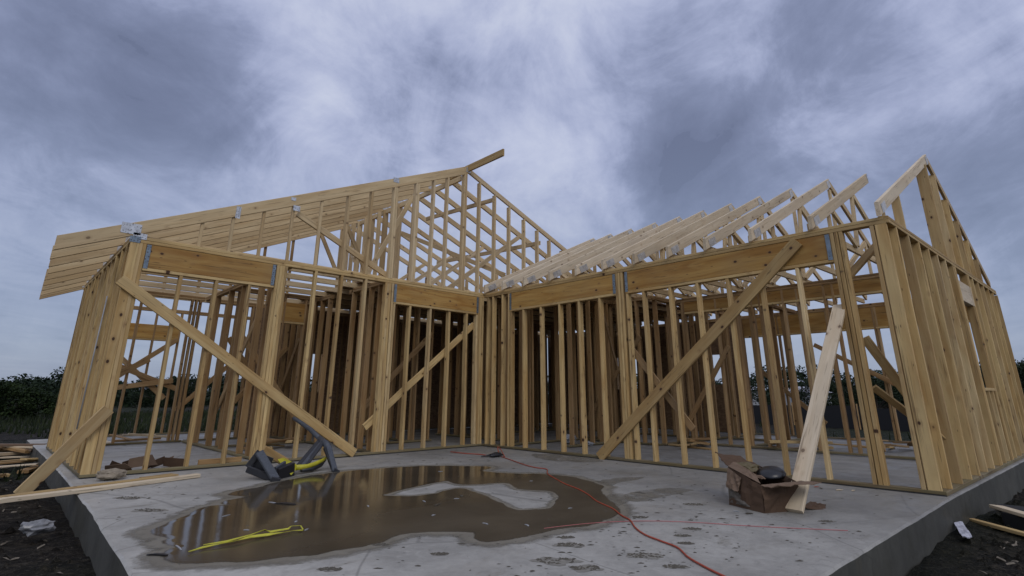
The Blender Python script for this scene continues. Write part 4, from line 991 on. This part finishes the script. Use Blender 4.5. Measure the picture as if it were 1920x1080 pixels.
# silt fence
fe = empty('silt_fence', (-17, -8, 0), 'low black silt fence across the yard behind the right wing', 'silt fence')
fp = [V((-20.0, -13.0, 0)), V((-18.6, -7.5, 0)), V((-17.5, -3.2, 0)), V((-16.3, 1.6, 0)), V((-15.2, 6.0, 0)), V((-14.0, 11., 0))]
s = MB(); vs = []; fs = []
fpp = spline(fp, 6)
for i, p in enumerate(fpp):
    z = ground_z(p.x, p.y); h = .75+.05*math.sin(i*1.9)
    for dz, dx in ((-.1, .0), (h, .0), (h, .02), (-.1, .02)): vs.append((p.x+dx, p.y, z+dz))
for i in range(len(fpp)-1):
    for j in range(4): fs.append((i*4+j, i*4+(j+1) % 4, i*4+4+(j+1) % 4, i*4+4+j))
s.add(vs, fs); s.build('fabric', 'fabric_black', fe)
for i in range(0, len(fpp), 3):
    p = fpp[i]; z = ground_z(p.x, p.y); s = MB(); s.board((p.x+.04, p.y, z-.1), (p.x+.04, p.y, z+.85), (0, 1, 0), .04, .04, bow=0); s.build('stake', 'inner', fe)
# timber rail beyond the end wall
rl = empty('timber_rail', (-9.5, 5.9, -.3), 'timber rail on posts beyond the right end of the house', 'rail')
s = MB(); s.board((-9., 7.6, 1.02), (-10.5, 9.6, 1.02), (0, 0, 1), .09, .04); s.build('rail', 'lumber', rl)
for q in (.15, .95):
    s = MB(); x, y = -9-1.5*q, 7.6+2*q; s.board((x, y, -.35), (x, y, .98), (1, 0, 0), .07, .05); s.build('post', 'lumber', rl)
# pale site containers far off between the trees
for i, (x, y, sx, sy, h, lb) in enumerate(((-42, -14.0, 3.2, 3.0, 2.0, 'low pale shed far off between the trees, left one'), (-44, -9.5, 3.0, 3.4, 1.7, 'low pale shed far off between the trees, right one'))):
    e = empty('shed', (x, y, -.5), lb, 'shed')
    s = MB(); s.box((x-sx/2, y-sy/2, -.6), (x+sx/2, y+sy/2, h*.62)); s.build('wall', 'white_plastic', e)
    s = MB(); s.add([(x-sx/2-.2, y-sy/2-.2, h*.62), (x+sx/2+.2, y-sy/2-.2, h*.62), (x+sx/2+.2, y+sy/2+.2, h*.62), (x-sx/2-.2, y+sy/2+.2, h*.62), (x-sx/2, y, h*.9), (x+sx/2, y, h*.9)],
                    [(0, 1, 2, 3), (0, 4, 5, 1), (2, 5, 4, 3), (1, 5, 2), (3, 4, 0)]); s.build('roof', 'paper', e)
    s = MB(); s.box((x+sx/2+.003, y-.4, -.5), (x+sx/2+.04, y+.4, h*.45)); s.build('door', 'grey_steel', e)

# foliage
def leaves(mb, c, r, n, size, q, tint=(0, 1), flat=False):
    for i in range(n):
        u = V((q.gauss(0, 1), q.gauss(0, 1), q.gauss(0, 1))).normalized(); d = q.random()**.38
        p = c+V((u.x*r[0]*d, u.y*r[1]*d, u.z*r[2]*d)); sz = size*q.uniform(.5, 1.3)
        a = V((q.gauss(0, 1), q.gauss(0, 1), q.gauss(0, .7))).normalized(); b = a.cross(V((q.gauss(0, 1), q.gauss(0, 1), q.gauss(0, 1)))).normalized()
        mb.add([p-a*sz, p+b*sz*.55, p+a*sz, p-b*sz*.55], [(0, 1, 2, 3)], None, q.uniform(*tint))
def tree(x, y, h, w, label, seed, m='leaf_mid', n=26, leaf=.12, group=None, name='tree', per=70):
    q = random.Random(seed); z0 = ground_z(x, y)-.1
    e = empty(name, (x, y, z0), label, 'tree' if name == 'tree' else 'bush', group)
    tr = MB(); top = V((x+q.uniform(-.1, .1)*w, y, z0+h*.72)); base_ = V((x, y, z0))
    tr.tube([base_, base_.lerp(top, .35)+V((q.uniform(-.05, .05)*h, 0, 0)), base_.lerp(top, .7), top], [h*.03, h*.022, h*.014, h*.006], 7)
    cr = MB(); dark = q.uniform(.0, .35)
    for i in range(n):
        a = q.uniform(0, 6.28); f = q.random(); hh = .22+.78*f; rad = w*.5*math.sin(min(1, hh*1.05)*math.pi*.86)**.7*math.sqrt(q.random())
        c = V((x+math.cos(a)*rad, y+math.sin(a)*rad, z0+h*(hh*.93)))
        if i % 2 == 0: k = q.uniform(.25, .7); st = base_.lerp(top, k); tr.tube([st, st.lerp(c, .6)+V((0, 0, .03*h)), c], [h*.010, h*.006, h*.002], 5)
        rr_ = w*q.uniform(.10, .19); t0 = q.uniform(0, .5)
        leaves(cr, c, (rr_, rr_, rr_*.7), per, leaf, q, (t0, min(1, t0+.5)))
    cr.build('crown', m, e); tr.build('trunk', 'bark', e)
    return e
def at(xpx, dist): 
    v = CD+CR*((xpx-960)/F)-CU*((738-440)/F); v.z = 0; v.normalize(); return CAM.x+v.x*dist, CAM.y+v.y*dist
for i, (px_, dist, h, w, lb, m) in enumerate((
    (10, 34, 2.55, 2.6, 'leafy green tree at the left edge of the field', 'leaf_near'), (70, 38, 1.9, 2.2, 'rounded green bush right of the leafy tree at left', 'leaf_near'), (-60, 30, 3.0, 3.0, 'tall green tree just off the left edge', 'leaf_near'),
    (95, 46, 1.5, 2.6, 'low dark bush close to the left house corner', 'leaf_mid'), (300, 50, 3.6, 4.0, 'dark tree seen through the left bay', 'leaf_mid'), (340, 46, 3.4, 3.0, 'second dark tree seen through the left bay, on the right', 'leaf_mid'),
    (1400, 48, 3.9, 4.0, 'dark tree seen through the right wing, leftmost there', 'leaf_mid'), (1540, 44, 4.1, 4.0, 'dark tree seen through the right wing between the posts', 'leaf_mid'), (1640, 40, 3.6, 4.0, 'dark tree seen through the last bay of the right wing', 'leaf_mid'), (1690, 42, 3.9, 3.6, 'dark tree behind the right corner post', 'leaf_mid'),
    (1905, 36, 4.4, 4.5, 'dark bushy tree at the right edge beyond the end wall', 'leaf_mid'), (1960, 33, 4.6, 4.0, 'tall dark tree just off the right edge', 'leaf_mid'))):
    x, y = at(px_, dist); h *= .70 if px_ < 1300 else .64; tree(x, y, h, w, lb, 100+i, m, n=34, leaf=.065, per=170)
# the far wood that closes the field all round behind the house
q = random.Random(77); wood_ = MB()
for i in range(330):
    px_ = -500+i*9.2+q.uniform(-6, 6); dist = q.uniform(62, 92); x, y = at(px_, dist)
    z0 = ground_z(x, y); hh = (2.9 if px_ < 1100 else 4.2)*(q.uniform(.62, 1.02)+.14*math.sin(i*.21)+.1*math.sin(i*.57))*dist/75
    if q.random() < .10: hh *= 1.25
    for k in range(7):
        c = V((x+q.uniform(-1.2, 1.2), y+q.uniform(-1.2, 1.2), z0+hh*(.12+.80*k/6))); leaves(wood_, c, (1.3, 1.3, hh*.12), 70, .20, q, (0, 1))
tag(wood_.build('far_wood', 'leaf_far'), kind='stuff', label='dark line of woodland closing the field behind the house', cat='woodland')
